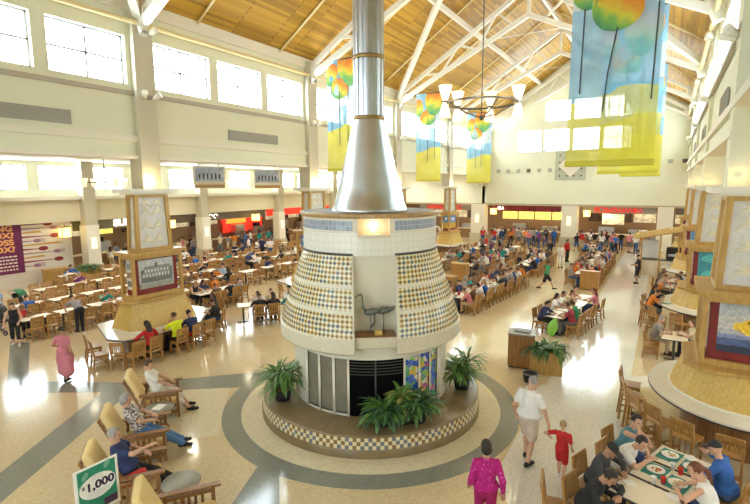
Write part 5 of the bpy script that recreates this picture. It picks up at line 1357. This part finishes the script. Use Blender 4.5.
person('lounge_c',onl(2,0,-.06),LR,'person in dark shirt and black trousers reclining in the third lounge chair',0,'navy','black','grey',scale=1.1)
b=MB().use(M_RED); b.box((0,0,.0),(.16,.46,.22),Matrix.Rotation(.3,3,'X'),bev=.07); p=onl(2,.235,.0); b.build('shoulder_bag',loc=(p[0],p[1],.57),rotz=LR,label='red bag lying beside the person in dark shirt',cat='bag')
def side_table(x,y,t):
    e=empty('side_table',(x,y,0),LR,t,'side table')
    b=MB().use(mat('grey_laminate',(.30,.28,.22),.35,var=.08,scale=20.)); b.lathe([(.001,.5),(.33,.5),(.34,.515),(.33,.53),(.001,.53)],28); b.build('tabletop',e)
    b=MB().use(M_BROWNW); b.cyl((0,0),.04,.03,.5,12); b.build('pedestal_leg',e); b=MB().use(M_BROWNW); b.cyl((0,0),.2,0,.03,20); b.build('base',e)
side_table(*onl(0,.85,-.02)[:2],'grey round side table between the woman in white and the flowered shirt')
side_table(*onl(3,-.98,-.12)[:2],'grey round side table between the dark shirt person and the empty lounge chair')
p=onl(0,.85,-.02); b=MB().use(M_WHITE); b.box((0,0,.005),(.22,.3,.008)); b.build('newspaper',loc=(p[0],p[1],.531),rotz=.4,label='folded white paper on the side table beside the woman in white',cat='paper')
# sign on its stand
e=empty('floor_sign',(-7.12,3.42,0),R_(88),'green and white poster sign reading 1,000 on a stand in the lower left','sign')
b=MB().use(M_WHITE); b.box((0,0,1.22),(.64,.02,.80),bev=.006); b.build('sign_board',e)
b=MB().use(mat('sign_green',(.02,.27,.17),.4)); b.box((0,-.013,1.24),(.55,.006,.70)); b.build('green_field',e)
b=MB().use(mat('sign_leaf',(.20,.50,.36),.4))
for x,z in ((-.19,1.47),(.13,1.53),(-.24,1.33)):
    for k in range(3): b.poly([(x+.03*math.cos(t*PI/4)+k*.02,-.0175,z+k*.02+.045*math.sin(t*PI/4)) for t in range(8)])
b.build('leaf_print',e)
b=MB().use(M_WHITE); b.poly([(.0+.265*math.cos(t*PI/16),-.0185,1.27+.19*math.sin(t*PI/16)) for t in range(32)]); b.build('white_oval',e)
place_text('lettering','1,000',.175,mat('sign_ink',(.02,.01,.06),.5),e,(.035,-.02,1.285),(1,0,0),(0,0,1),.002,1.08)
place_text('lettering','$',.08,MATS['sign_ink'],e,(-.205,-.02,1.31),(1,0,0),(0,0,1),.002)
for k,wd in enumerate((.3,.34,.26)):
    b=MB().use(mat('sign_small',(.45,.45,.48),.5)); b.box((0,-.0195,1.19-k*.035),(wd,.002,.007)); b.box((0,-.0195,1.385+k*.03),(wd*.5,.002,.006)); b.build('small_print',e)
b=MB().use(mat('sign_purple',(.06,.03,.10),.5)); b.box((.17,-.0178,.95),(.2,.004,.12)); b.build('dark_block',e)
b=MB().use(M_DARK); b.tube([(0,.02,.02),(0,.02,1.6)],.02,8); b.cyl((0,.02),.2,0,.025,20); b.build('stand',e)

# left pier stools and people
LPX,LPY=LP[0]
FS=[(8.35,None),(8.95,'r'),(9.95,'y'),(10.58,'d'),(11.2,None)]
for i,(y,k) in enumerate(FS):
    t={'r':'oak chair under the woman in red at the left pier','y':'oak chair under the person in yellow at the left pier','d':'oak chair under the dark clad person at the left pier'}.get(k,'empty oak chair at the left pier hall side, %s from near end'%ordn(i))
    chair(LPX+1.8-(.12 if i==4 else 0),y,PI/2,t,None,True)
person('sit_long',(LPX+1.77,8.95,0),PI/2,'woman in red top with long dark hair sitting at the left pier counter',1,'red','black','dark',scale=1.05)
person('sit_short',(LPX+1.77,9.95,0),PI/2,'person in bright yellow top sitting at the left pier counter',1,'yellow','black','brown',scale=1.08)
person('sitA',(LPX+1.77,10.58,0),PI/2,'person in dark navy top beside the yellow top at the left pier counter',1,'navy','red','dark',scale=1.05)
for i,(x,y,r) in enumerate(((-.2,-2.2,-.35),(.75,-2.5,-.3),(1.45,-2.2,.5))): chair(LPX+x,LPY+y,r,'empty oak chair at the near end of the left pier, %s from the left'%ordn(i),None,True)
for i,(x,y,r) in enumerate(((.87,2.15,2.2),(-.05,2.85,2.9),(-.7,2.75,3.3))):
    chair(LPX+x,LPY+y,r,'oak chair at the far end of the left pier, %s from the right'%ordn(i),None,True)
person('sitA',(LPX+.85,LPY+2.13,0),2.2,'person in black top at the far corner of the left pier counter',1,'black','denim','dark')
person('sitC',(LPX-.05,LPY+2.82,0),2.9,'person in dark grey top at the far end of the left pier counter',2,'charcoal','black','dark')
for i,(x,y,r) in enumerate(((1.8,-.9,1.57),(1.8,.1,1.57),(.75,-2.5,-.3),(-.2,-2.2,-.35))): chair(LP[1][0]+x,LP[1][1]+y,r,'empty oak chair at the second left pier, %s position'%ordn(i),None,True)

# right pier stools
RX,RY=RP[0]
for i,(x,y) in enumerate(((-.52,13.15),(-.42,12.45),(-.2,11.85),(.15,11.35),(.62,10.92),(1.3,10.66),(2.1,10.7))):
    r=math.atan2(-(RX-x),(RY-y)); chair(x,y,r,'oak bar stool around the near right pier, %s along the counter from the far side'%ordn(i),None,True,True)
RX2,RY2=RP[1]
for i,a in enumerate((165,190,215,240,265)):
    x=RX2+2.2*math.cos(R_(a)); y=RY2+2.42*math.sin(R_(a)); chair(x,y,math.atan2(-(RX2-x),(RY2-y)),'oak bar stool around the second right pier, %s along the counter from the far side'%ordn(i),None,True,True)
    if i==1: person('stool_lean',(x+.03,y,0),math.atan2(-(RX2-x),(RY2-y)),'man in orange shirt leaning on the second right pier counter',0,'orange','grey','dark')
    if i==0: person('stool_long',(x+.03,y,0),math.atan2(-(RX2-x),(RY2-y)),'person in black top behind the man in orange shirt',1,'black','black','dark')
put('food_tray',TRAY['teal'],None,(RX2-1.5,RY2-.5,1.076),1.2,'teal tray on the second right pier counter','tray','food trays')
def table_group(cx,cy,rot,seats,tname,rows=1,items=True,small=False,near=True,L=1.2,off=.63,sc=1.):
    """tables in line along the rotated y axis; seats: (table coord s, side, pose, top, bottom, hair, skin, text) pose None leaves it empty"""
    ax=Vector((-math.sin(rot),math.cos(rot))); nr=Vector((math.cos(rot),math.sin(rot)))
    for k in range(rows):
        s=(k-(rows-1)/2)*L; table(cx+ax.x*s,cy+ax.y*s,rot,'cream topped table, %s from the near end of the %s'%(ordn(k),tname) if rows>1 else 'cream topped table of the %s'%tname,None,small)
    for q,(s,sd,pose,tp,bt,hr,sk,tx) in enumerate(seats):
        p=Vector((cx,cy))+ax*s+nr*(off*sd); r=rot+(PI/2 if sd>0 else -PI/2)
        chair(p.x,p.y,r,('oak chair under the '+tx) if pose else ('empty oak chair '+tx),None,near)
        if pose:
            person(pose,(p.x-nr.x*math.copysign(.03,sd),p.y-nr.y*math.copysign(.03,sd),0),r,tx,sk,tp,bt,hr,scale=sc)
            if items:
                t=Vector((cx,cy))+ax*s+nr*(.2*sd); put('food_tray',TRAY['white' if q%2 else 'brown'],None,(t.x,t.y,.749),rot+PI/2,'tray before the '+tx,'tray','food trays')
# foreground table
TG=R_(-20)
table_group(.25,9.03,TG,[(.64,-1.22,'fg_teal','dustyblue','denim','dark',0,'woman in dusty blue tank top at the near right table'),(.06,-1.02,'fg_white','white','khaki','dark',0,'man in white T-shirt hunched over the near right table'),(-.70,-1.06,'fg_cap','charcoal','black','dark',1,'person in black cap and charcoal jacket at the near right table'),(-1.42,-.80,'fg_black','black','black','dark',1,'person in black top nearest the bottom edge at the table'),
  (.68,.88,'fg_blue','blue','denim','dark',0,'man in blue shirt and cap at the near right table'),(-.24,1.0,'fg_pony','white','denim','auburn',0,'woman in white sleeveless top with ponytail at the near right table')],'near right group',3,False,True,True,.745,.86,1.07)
ax=Vector((-math.sin(TG),math.cos(TG))); nr=Vector((math.cos(TG),math.sin(TG))); T=lambda u,s: (.25+nr.x*u+ax.x*s,9.03+nr.y*u+ax.y*s,.749)
FOOD=mat('pasta_food',(.62,.22,.06),.5,var=.6,scale=40.); FOODG=mat('rice_food',(.62,.46,.22),.5,var=.5,scale=40.)
def meal(u,s,rot,t,food):
    e=empty('food_tray',T(u,s),TG+rot,'teal tray with a plate of food before the '+t,'tray')
    b=MB().use(M_TEAL); b.box((0,0,.008),(.44,.33,.012),bev=.005); b.box((0,.16,.015),(.44,.012,.02)); b.box((0,-.16,.015),(.44,.012,.02)); b.build('tray_base',e)
    o=empty('plate',Vector(T(u,s))+Vector((0,0,.0145)),TG+rot,'white oval plate of food on the tray before the '+t,'plate')
    b=MB().use(M_WHITE); b.lathe([(.001,.0),(.09,0),(.145,.018),(.14,.02),(.09,.006),(.001,.006)],28); b.build('dish',o); b=MB().use(food)
    R=random.Random(int(100*(u+s)))
    for k in range(9): b.ell((R.uniform(-.06,.06),R.uniform(-.06,.06),.018+R.random()*.01),(.03,.022,.014),8,5)
    b.build('food',o)
meal(-.17,.08,PI/2,'man in white T-shirt',FOOD); meal(.2,.66,PI/2,'man in blue shirt',FOOD); meal(-.2,.78,PI/2,'woman in dusty blue tank top',FOODG); meal(.22,-.05,PI/2,'woman with ponytail',FOODG)
for u,s,me,t in ((-.05,-.33,CUPW,'white paper cup nearest the person in black cap'),(.06,-.22,CUPR,'red and white cup in the middle of the near right table'),(.0,.36,CUPW,'white paper cup beside the teal tray of the man in white'),(.14,.30,CUPR,'red cup beside the tray of the man in blue')): put('drink_cup',me,None,T(u,s),0,t,'cup')
for u,s,t in ((-.3,-.62,'crumpled napkin before the person in black cap'),(.05,.98,'crumpled napkin at the far end of the near right table'),(.3,-.45,'napkin beside the woman with ponytail')): put('paper_napkin',NAP,None,T(u,s),u*9,t,'napkin')
b=MB().use(M_BLACK); b.box((0,0,.006),(.08,.15,.01),bev=.004); b.build('phone',loc=T(-.33,-.86),rotz=.3,label='dark phone on the table before the person in black top',cat='phone')
chair(-1.25,7.75,R_(-80),'empty oak chair nearest the bottom edge, behind the person in black top',None,True)
chair(1.9,9.85,R_(20),'empty oak chair behind the man in blue shirt',None,True)
# right middle: tables beside the piers
table_group(.45,18.2,R_(0),[(.25,-1,'sitA','grey','khaki','grey',0,'man in pale grey shirt at the table between the right piers'),(-.3,-1,None,'','','',0,'beside the man in pale grey shirt'),(.25,1,'sitC','cream','black','brown',0,'person in cream top facing the man in pale grey shirt'),(-.3,1,None,'','','',0,'on the pier side of the table between right piers')],'table between the right piers')
# planter row with plaid and navy people
table_group(-3.15,20.8,R_(-8),[(-1.95,-1,'sitF','navy','black','dark',0,'woman in navy top with dark hair near the planter'),(-1.35,-1,None,'','','',0,'beside the woman in navy top'),(-.6,-1,'sitC','white','denim','dark',1,'woman in white top left of the planter row table'),(0,-1,'sitA','white','black','dark',1,'man in white shirt second along the planter row'),(.7,-1,'sitB','cream','khaki','dark',1,'man in cream shirt third along the planter row'),(1.4,-1,'sitD','pink','denim','brown',0,'woman in pink top at the far end of planter row'),
   (-1.9,1,'sitA','plaid','grey','dark',1,'man in red plaid shirt at the planter row'),(-1.3,1,'sitF','green','denim','brown',1,'person in green top beside the red plaid shirt'),(-.5,1,None,'','','',0,'on the right of the planter row, third from the near end'),(.2,1,None,'','','',0,'on the right of the planter row, fourth from the near end'),(1.3,1,'sitC','pink','denim','auburn',0,'woman in pink top on the right of planter row')],'planter row',4)
# group left of the fireplace
table_group(-14.6,14.5,R_(-40),[(-.28,1,'sitA','black','black','dark',1,'person in black shirt with back turned left of the fireplace'),(.3,1,'sitC','black','black','dark',0,'woman in black with long hair left of the fireplace'),(-.28,-1,'sitB','white','denim','dark',0,'man in white shirt facing the woman in black'),(.3,-1,'sitA','cream','denim','brown',0,'person in cream shirt facing the woman in black'),(1.0,1,'sitF','teal','denim','dark',0,'person in teal top nearest the fireplace hood'),(1.1,-1,'sitE','white','khaki','grey',0,'man in white shirt opposite the teal top')],'group left of the fireplace',2)
def ys(a,b,p=1.32): 
    n=max(1,int((b-a)/p)+1); return [a+k*p for k in range(n)]
row(-20.8,[8.3,9.62,10.94,12.26],'the pier side row',.12,True,1)
row(-23.4,ys(9.2,19,1.36),'the second aisle row',.24,True,2)
row(-26.3,ys(11.2,27,1.36),'the third aisle row',.3,False,3)
row(-29.2,ys(13.6,34,2.6),'the wall side row',.45,False,4)
row(-18.6,ys(14.6,16.4,1.36),'the pier gap row',.75,True,5)
row(-21.2,ys(14.6,30,1.75),'the mid aisle row',.55,False,6)
row(-18.9,ys(23.6,44,2.2),'the long pier row',.65,False,7)
row(-13.0,ys(20.5,43,2.3),'the chimney row',.8,False,8)
row(-23.8,ys(23,43,2.2),'the far aisle row',.6,False,9)
row(-26.4,ys(31,43,2.8),'the far third row',.6,False,10)
row(-10.6,ys(28.5,41,2.1),'the centre left row',.65,False,11)
row(-7.9,ys(20.2,27.5,1.3),'the fireplace side row',.9,True,12,skew=.08)
row(-7.6,ys(30.5,36,1.32),'the centre row',.5,False,13)
row(-3.95,ys(29,39,1.32),'the far right row',.9,False,14)
row(-5.,[41.,42.8],'the stall side row',.7,False,15)
row(.4,[27.3,29.,],'the right gap row',.7,False,16)
for o in [q for q in COL.objects if q.name.startswith('person') and q.parent is None]:
    if .02<math.hypot(o.location.x+20.0,o.location.y-9.45)<.8 and o.get('label','').startswith('person in') and 'seat' in o['label']:
        for c in list(o.children): bpy.data.objects.remove(c)
        bpy.data.objects.remove(o)
# standing people: hand placed, then the queues at the stalls
for x,y,k,r,t,b_,h,s,tx in ((-29.2,27.4,'standA',-60,'white','black','dark',0,'man in white shirt standing nearest the aisle tables'),(-27.9,27.6,'standC',20,'navy','black','dark',1,'man in navy shirt and cap standing among the aisle rows'),(-26.9,27.5,'standC',-150,'white','denim','dark',1,'man in white shirt and cap standing among the aisle rows'),(-6.3,37.6,'standD',-120,'red','black','dark',1,'person in red top standing left of the far right row'),(-7.4,36.9,'standA',160,'black','black','dark',1,'man in black standing beside the centre row'),(-6.2,34.6,'standB',-150,'white','white','blond',0,'woman in white standing at the end of the centre row'),(-1.45,33.4,'standA',-60,'white','black','dark',1,'man in white shirt standing before the snack stand'),(-1.3,31.2,'standC',100,'black','black','dark',1,'man in black shirt standing near the snack stand')):
    person(k,(x,y,0),R_(r),tx,s,t,b_,h)
R=random.Random(77)
SQ=['standA','standB','standC','standD','walkA','walkB']
def crowd(n,x0,x1,y0,y1,face,where,mind=.62):
    pts=[];tries=0; used={}
    while len(pts)<n and tries<4000:
        tries+=1; p=(R.uniform(x0,x1),R.uniform(y0,y1))
        if all(math.hypot(p[0]-q[0],p[1]-q[1])>mind for q in pts): pts.append(p)
    pts.sort(key=lambda p:p[0] if abs(x1-x0)>abs(y1-y0) else p[1])
    for i,p in enumerate(pts):
        t=R.choice(TOPK); k=used.get(t,0); used[t]=k+1
        tx='%s %s-topped person from the left in the %s'%(ordn(k),cn(t),where)
        person(R.choice(SQ),(p[0],p[1],0),R_(face+R.uniform(-45,45)),tx,R.choice((0,0,1,2)),t,R.choice(BOTK),R.choice(HAIRK),None,None,R.choice((1.,.96,1.03)))
crowd(25,-15.3,-8.9,44.3,47.3,0,'queue below the yellow menus')
crowd(21,-6.9,-.9,43.8,47.2,0,'queue below the long red sign')
crowd(6,-24,-18.5,45.,47.6,0,'far left queue')
crowd(15,-34.,-32.3,22.5,28.5,90,'queue at the dark stall')
crowd(14,-34.,-32.3,29.3,38,90,'queue at the red stall')
crowd(8,-34.5,-32.9,16.4,21.,90,'queue at the olive stall')
crowd(5,1.,4.5,42.5,46.5,0,'far right corner crowd')

# dividers, planters, bins
def cabinet(x,y,w,d,h,t,m=None,rot=0):
    e=empty('divider_cabinet',(x,y,0),rot,t,'cabinet')
    b=MB().use(m or M_OAKD); b.box((0,0,h/2+.02),(w,d,h-.06),bev=.01); b.build('body',e); b=MB().use(M_OAK); b.box((0,0,h),(w+.06,d+.06,.05),bev=.01); b.build('top',e)
    b=MB().use(M_BROWNW); b.box((0,0,.03),(w-.06,d-.06,.06)); b.build('plinth',e)
cabinet(-3.45,28.0,.95,.3,1.05,'brown wooden divider at the near end of the far right row')
cabinet(-9.6,22.6,.9,.5,1.1,'brown wooden divider cabinet right of the fireplace')
cabinet(-10.5,26.7,1.0,.5,1.1,'brown wooden divider cabinet at the near end of the centre left row')
cabinet(-30.9,13.6,1.2,.5,1.0,'brown wooden cabinet below the cutlery mural',M_OAK,PI/2)
M_CAB=wood('cabinet_brown',(.27,.125,.035),(.36,.18,.055),.35)
e=empty('waste_cabinet',(-3.72,14.9,0),R_(10),'brown wooden waste cabinet with grey top on the open floor','waste bin')
b=MB().use(M_CAB); b.box((0,0,.56),(.78,.66,1.04),bev=.012); b.build('cabinet_body',e); b=MB().use(M_BLACK); b.box((0,0,.03),(.72,.6,.06)); b.build('plinth',e)
b=MB().use(mat('grey_laminate',(.30,.28,.22),.35)); b.box((0,0,1.1),(.82,.70,.05),bev=.01); b.build('top',e)
for x in (-.2,.2): b=MB().use(M_CAB); b.box((x,-.335,.6),(.34,.015,.85),bev=.004); b.build('door',e)
b=MB().use(M_GREY); b.box((.02,.03,1.145),(.46,.32,.05),bev=.015); b.build('tray_stack',loc=None,parent=None,label='dark grey trays stacked on the waste cabinet',cat='tray stack'); o=bpy.data.objects['tray_stack']; o.location=(-3.72,14.9,.0)
def planter(x,y,w,d,h,rot,t,seed,bright=False):
    e=empty('planter_box',(x,y,0),rot,t,'planter'); b=MB().use(M_OAK)
    b.box((0,0,h/2),(w,d,h),bev=.012); b.use(M_OAKD); b.box((0,0,h-.02),(w+.05,d+.05,.05)); b.build('box',e)
    b=MB(); R=random.Random(seed)
    for k in range(260):
        b.use(M_LEAFD if R.random()<.6 else M_LEAF); leafblade(b,(R.uniform(-w/2,w/2)*.85,R.uniform(-d/2,d/2)*.85,h),R.random()*2*PI,(.3+.35*R.random()),.09,1.5+R.random(),.4+R.random()*1.1,4)
    b.build('foliage',e)
    if bright:
        b=MB().use(M_LEAFL); 
        b.tube([(.06,.1,h),(.1,.14,h+.55)],.012,6); leafblade(b,(.10,.14,h+.42),.9,.55,.36,.3,1.35,8); b.build('broad_leaf',e)['label']='single broad bright green leaf'
planter(-2.92,14.75,.95,.6,.72,R_(12),'wooden planter box with dark plants and one bright green leaf',5,True)
planter(-30.3,15.2,1.1,.6,.85,PI/2,'wooden planter box with dark plants beside the cutlery mural',6)
e=empty('floor_bin',(-3.15,13.75,0),0,'small round dark bin on the floor in front of the planter','bin')
b=MB().use(M_BLACK); b.lathe([(.001,0),(.17,0),(.22,.22),(.235,.24),(.21,.25),(.19,.2),(.001,.18)],24); b.build('body',e); b=MB().use(M_GREY); b.lathe([(.21,.25),(.235,.245),(.235,.262),(.21,.265)],24); b.build('rim',e)
def stroller(x,y,rot,hood,t):
    e=empty('stroller',(x,y,0),rot,t,'stroller')
    b=MB().use(M_GREY)
    for s in (-1,1): b.tube([(s*.24,.42,.12),(s*.25,-.1,.62),(s*.25,-.45,1.02)],.014,8); b.tube([(s*.24,-.38,.12),(s*.25,.1,.55)],.014,8)
    b.tube([(-.25,-.45,1.02),(.25,-.45,1.02)],.018,8); b.tube([(-.24,-.38,.14),(.24,-.38,.14)],.012,6); b.build('frame',e)
    b=MB().use(M_BLACK); b.box((0,.05,.5),(.42,.42,.08),Matrix.Rotation(.15,3,'X'),bev=.02); b.box((0,-.2,.72),(.42,.08,.5),Matrix.Rotation(.45,3,'X'),bev=.02); b.build('seat',e)
    b=MB().use(hood); k=len(b.v)
    for i in range(9):
        a=PI*.05+PI*.62*i/8
        for j in range(9):
            x_=-.25+.5*j/8; rr=.36*(1-.12*abs(j-4)/4); b.v.append((x_,-.22+rr*math.cos(a)*.9,.78+rr*math.sin(a)))
    for i in range(8):
        for j in range(8): q=(k+i*9+j,k+i*9+j+1,k+i*9+j+10,k+i*9+j+9); b.face(q,True)
    b.build('hood',e)
    for s in (-1,1):
        for yy,r in ((.42,.1),(-.38,.13)):
            b=MB().use(M_BLACK); M=Matrix.Rotation(PI/2,4,'Y'); q=MB().use(M_BLACK); q.lathe([(r-.03,-.02),(r,-.02),(r,.02),(r-.03,.02),(r-.03,-.02)],20); q.use(M_GREY); q.disc((0,0),r-.03,.0,16); q.xform(Matrix.Translation((s*.26,yy,r))@M); q.build('wheel',e)
stroller(-22.35,7.75,R_(-70),M_BLACK,'black hooded stroller beside the woman in black tank top')
stroller(-25.2,9.6,R_(-60),mat('hood_green',(.02,.16,.07),.7),'green hooded stroller behind the second aisle row')

# ------------------------------------------------------------------ light
w=bpy.data.worlds.new('world'); SC.world=w; w.use_nodes=True
nt=w.node_tree; bg=nt.nodes['Background']; bg.inputs[0].default_value=(.85,.92,1,1); bg.inputs[1].default_value=1.
def area(name,loc,rot,size,power,col=(1,.93,.80),sy=None):
    l=bpy.data.lights.new(name,'AREA'); l.energy=power; l.color=col; l.shape='RECTANGLE'; l.size=size; l.size_y=sy or size
    o=bpy.data.objects.new(name,l); o.location=loc; o.rotation_euler=rot; COL.objects.link(o); return o
def point(name,loc,power,col=(1,.85,.6),r=.15):
    l=bpy.data.lights.new(name,'POINT'); l.energy=power; l.color=col; l.shadow_soft_size=r
    o=bpy.data.objects.new(name,l); o.location=loc; COL.objects.link(o); return o
def spot(name,loc,target,power,ang=1.9,col=(1,.86,.62)):
    l=bpy.data.lights.new(name,'SPOT'); l.energy=power; l.color=col; l.spot_size=ang; l.spot_blend=.8; l.shadow_soft_size=.2
    o=bpy.data.objects.new(name,l); o.location=loc; d=Vector(target)-Vector(loc); o.rotation_euler=d.to_track_quat('-Z','Y').to_euler(); COL.objects.link(o); return o
# column spotlights wash the roof, pier uplights wash the columns, aisle downlights, chandelier, niche
for x,cols,s in ((XL+.6,COLL,1),(XR-.35,COLR,-1)):
    for y in cols:
        if y>3 and not (s<0 and y<12): spot('column_spot',(x,y,11.25),(x+5*s,y+2,17.),420,1.9,(1,.97,.92))
for (x,y) in LP: point('pier_uplight',(x+.25,y,5.95),30,(1,.72,.34))
for (x,y) in RP: point('pier_uplight',(x-.5,y-.35,5.95),30,(1,.72,.34))
for s,xs in ((-1,(-19.5,-24.,-28.5)),(1,(5.,10.))):
    for x in xs:
        for y in range(6,47,8): spot('aisle_downlight',(x,y,7.2),(x,y,0),330,2.4,(1,.97,.93))
for k in range(8): point('chandelier_lamp',(-7.35+2.0*math.cos(2*PI*(k+.3)/8),20.9+2.0*math.sin(2*PI*(k+.3)/8),9.4),45,(1,.84,.58))
for y in (19.,27.,35.,43.): point('stall_light',(XLO-4.,y,3.2),70,(1,.8,.5))
for x in (-20,-13.5,-10.,-5.,-2.,4.): point('stall_light',(x,50.3,3.1),70,(1,.8,.5))
point('niche_light',FM@Vector((0,-1.5,4.85)),4,(1,.7,.35),.05)
vs=SC.view_settings; vs.view_transform='Standard'; vs.look='None'; vs.gamma=1; vs.use_curve_mapping=False; vs.exposure=.40
SC.cycles.use_denoising=True
SC.cycles.max_bounces=8; SC.cycles.diffuse_bounces=5; SC.cycles.glossy_bounces=3; SC.cycles.transparent_max_bounces=12
SC.cycles.sample_clamp_indirect=6.
SC.cycles.caustics_reflective=False; SC.cycles.caustics_refractive=False
# ------------------------------------------------------------------ keep what the photo can show: people and chairs wholly hidden are left out
bpy.context.view_layer.update()
dg=bpy.context.evaluated_depsgraph_get()
CP=Vector((0,0,H))
def sees(o,n=14):
    """share of sample points of a thing that the camera sees, and its distance"""
    pts=[]
    for q in [o]+list(o.children):
        if q.type!='MESH': continue
        vs=q.data.vertices; st=max(1,len(vs)//n); M=q.matrix_world
        pts+=[M@vs[i].co for i in range(0,len(vs),st)][:n]
    fam={o.name}|{c.name for c in o.children}; hit=0
    for p in pts:
        v=co.matrix_world.inverted()@p
        if v.z>-.2: continue
        px_=375+F*v.x/-v.z; py_=252-F*v.y/-v.z
        if not(-6<px_<756 and -6<py_<510): continue
        d=p-CP; L=d.length; d.normalize(); org=CP.copy()
        for hop in range(3):
            ok,loc,nr_,idx,ob,mt=SC.ray_cast(dg,org,d,distance=L+.05)
            if ok and ob.name=='fabric' : org=loc+d*.03; continue
            break
        if (not ok) or ob.name in fam or (loc-CP).length>L-.02: return 1.,(o.matrix_world.translation-CP).length
    return hit/max(1,len(pts)),(o.matrix_world.translation-CP).length
def remove(o):
    for c in list(o.children): 
        for g2 in list(c.children): bpy.data.objects.remove(g2)
        bpy.data.objects.remove(c)
    bpy.data.objects.remove(o)
kinds={'dining_chair':[], 'person':[], 'food_tray':[], 'drink_cup':[], 'paper_napkin':[]}
for o in list(COL.objects):
    k=o.name.split('.')[0]
    if o.parent is None and k in kinds: kinds[k].append((o,*sees(o)))
STAT={}
for k,L in kinds.items():
    gone=[t for t in L if t[1]<(.03 if k!='dining_chair' else .05)]; keep=[t for t in L if t not in gone]
    keep.sort(key=lambda t:-t[1]/(t[2]**2)); STAT[k]=(len(L),len(keep))
    for t in gone: remove(t[0])
    if len(keep)>299:
        rest=[t[0] for t in keep[299:]]; vs=[];fs=[];mi=[];mats=[];sm=[]
        for o in rest:
            for q in [o]+list(o.children):
                if q.type!='MESH': continue
                b0=len(vs); me=q.data; vs+=[tuple(q.matrix_world@v.co) for v in me.vertices]
                ms=[s.material for s in q.material_slots]
                for m_ in ms:
                    if m_ not in mats: mats.append(m_)
                for p in me.polygons: fs.append([b0+i for i in p.vertices]); mi.append(mats.index(ms[p.material_index])); sm.append(p.use_smooth)
        me=bpy.data.meshes.new(k+'_far'); me.from_pydata(vs,[],fs)
        for m_ in mats: me.materials.append(m_)
        me.polygons.foreach_set('material_index',mi); me.polygons.foreach_set('use_smooth',sm)
        for o in rest: remove(o)
        put('far_chairs' if k=='dining_chair' else 'far_people',me,None,None,0,{'dining_chair':'mass of small far oak chairs between the distant tables','person':'mass of small far people at the distant tables and stalls'}.get(k,'far small things'),'chairs' if k=='dining_chair' else 'crowd',None,'stuff')
print('KEPT',STAT)
from collections import Counter
lc=Counter(o['label'] for o in COL.objects if o.parent is None and 'label' in o)
print('DUPLABEL',[(l,c) for l,c in lc.items() if c>1][:20]); print('LONG',[l for l in lc if len(l.split())>16][:12])
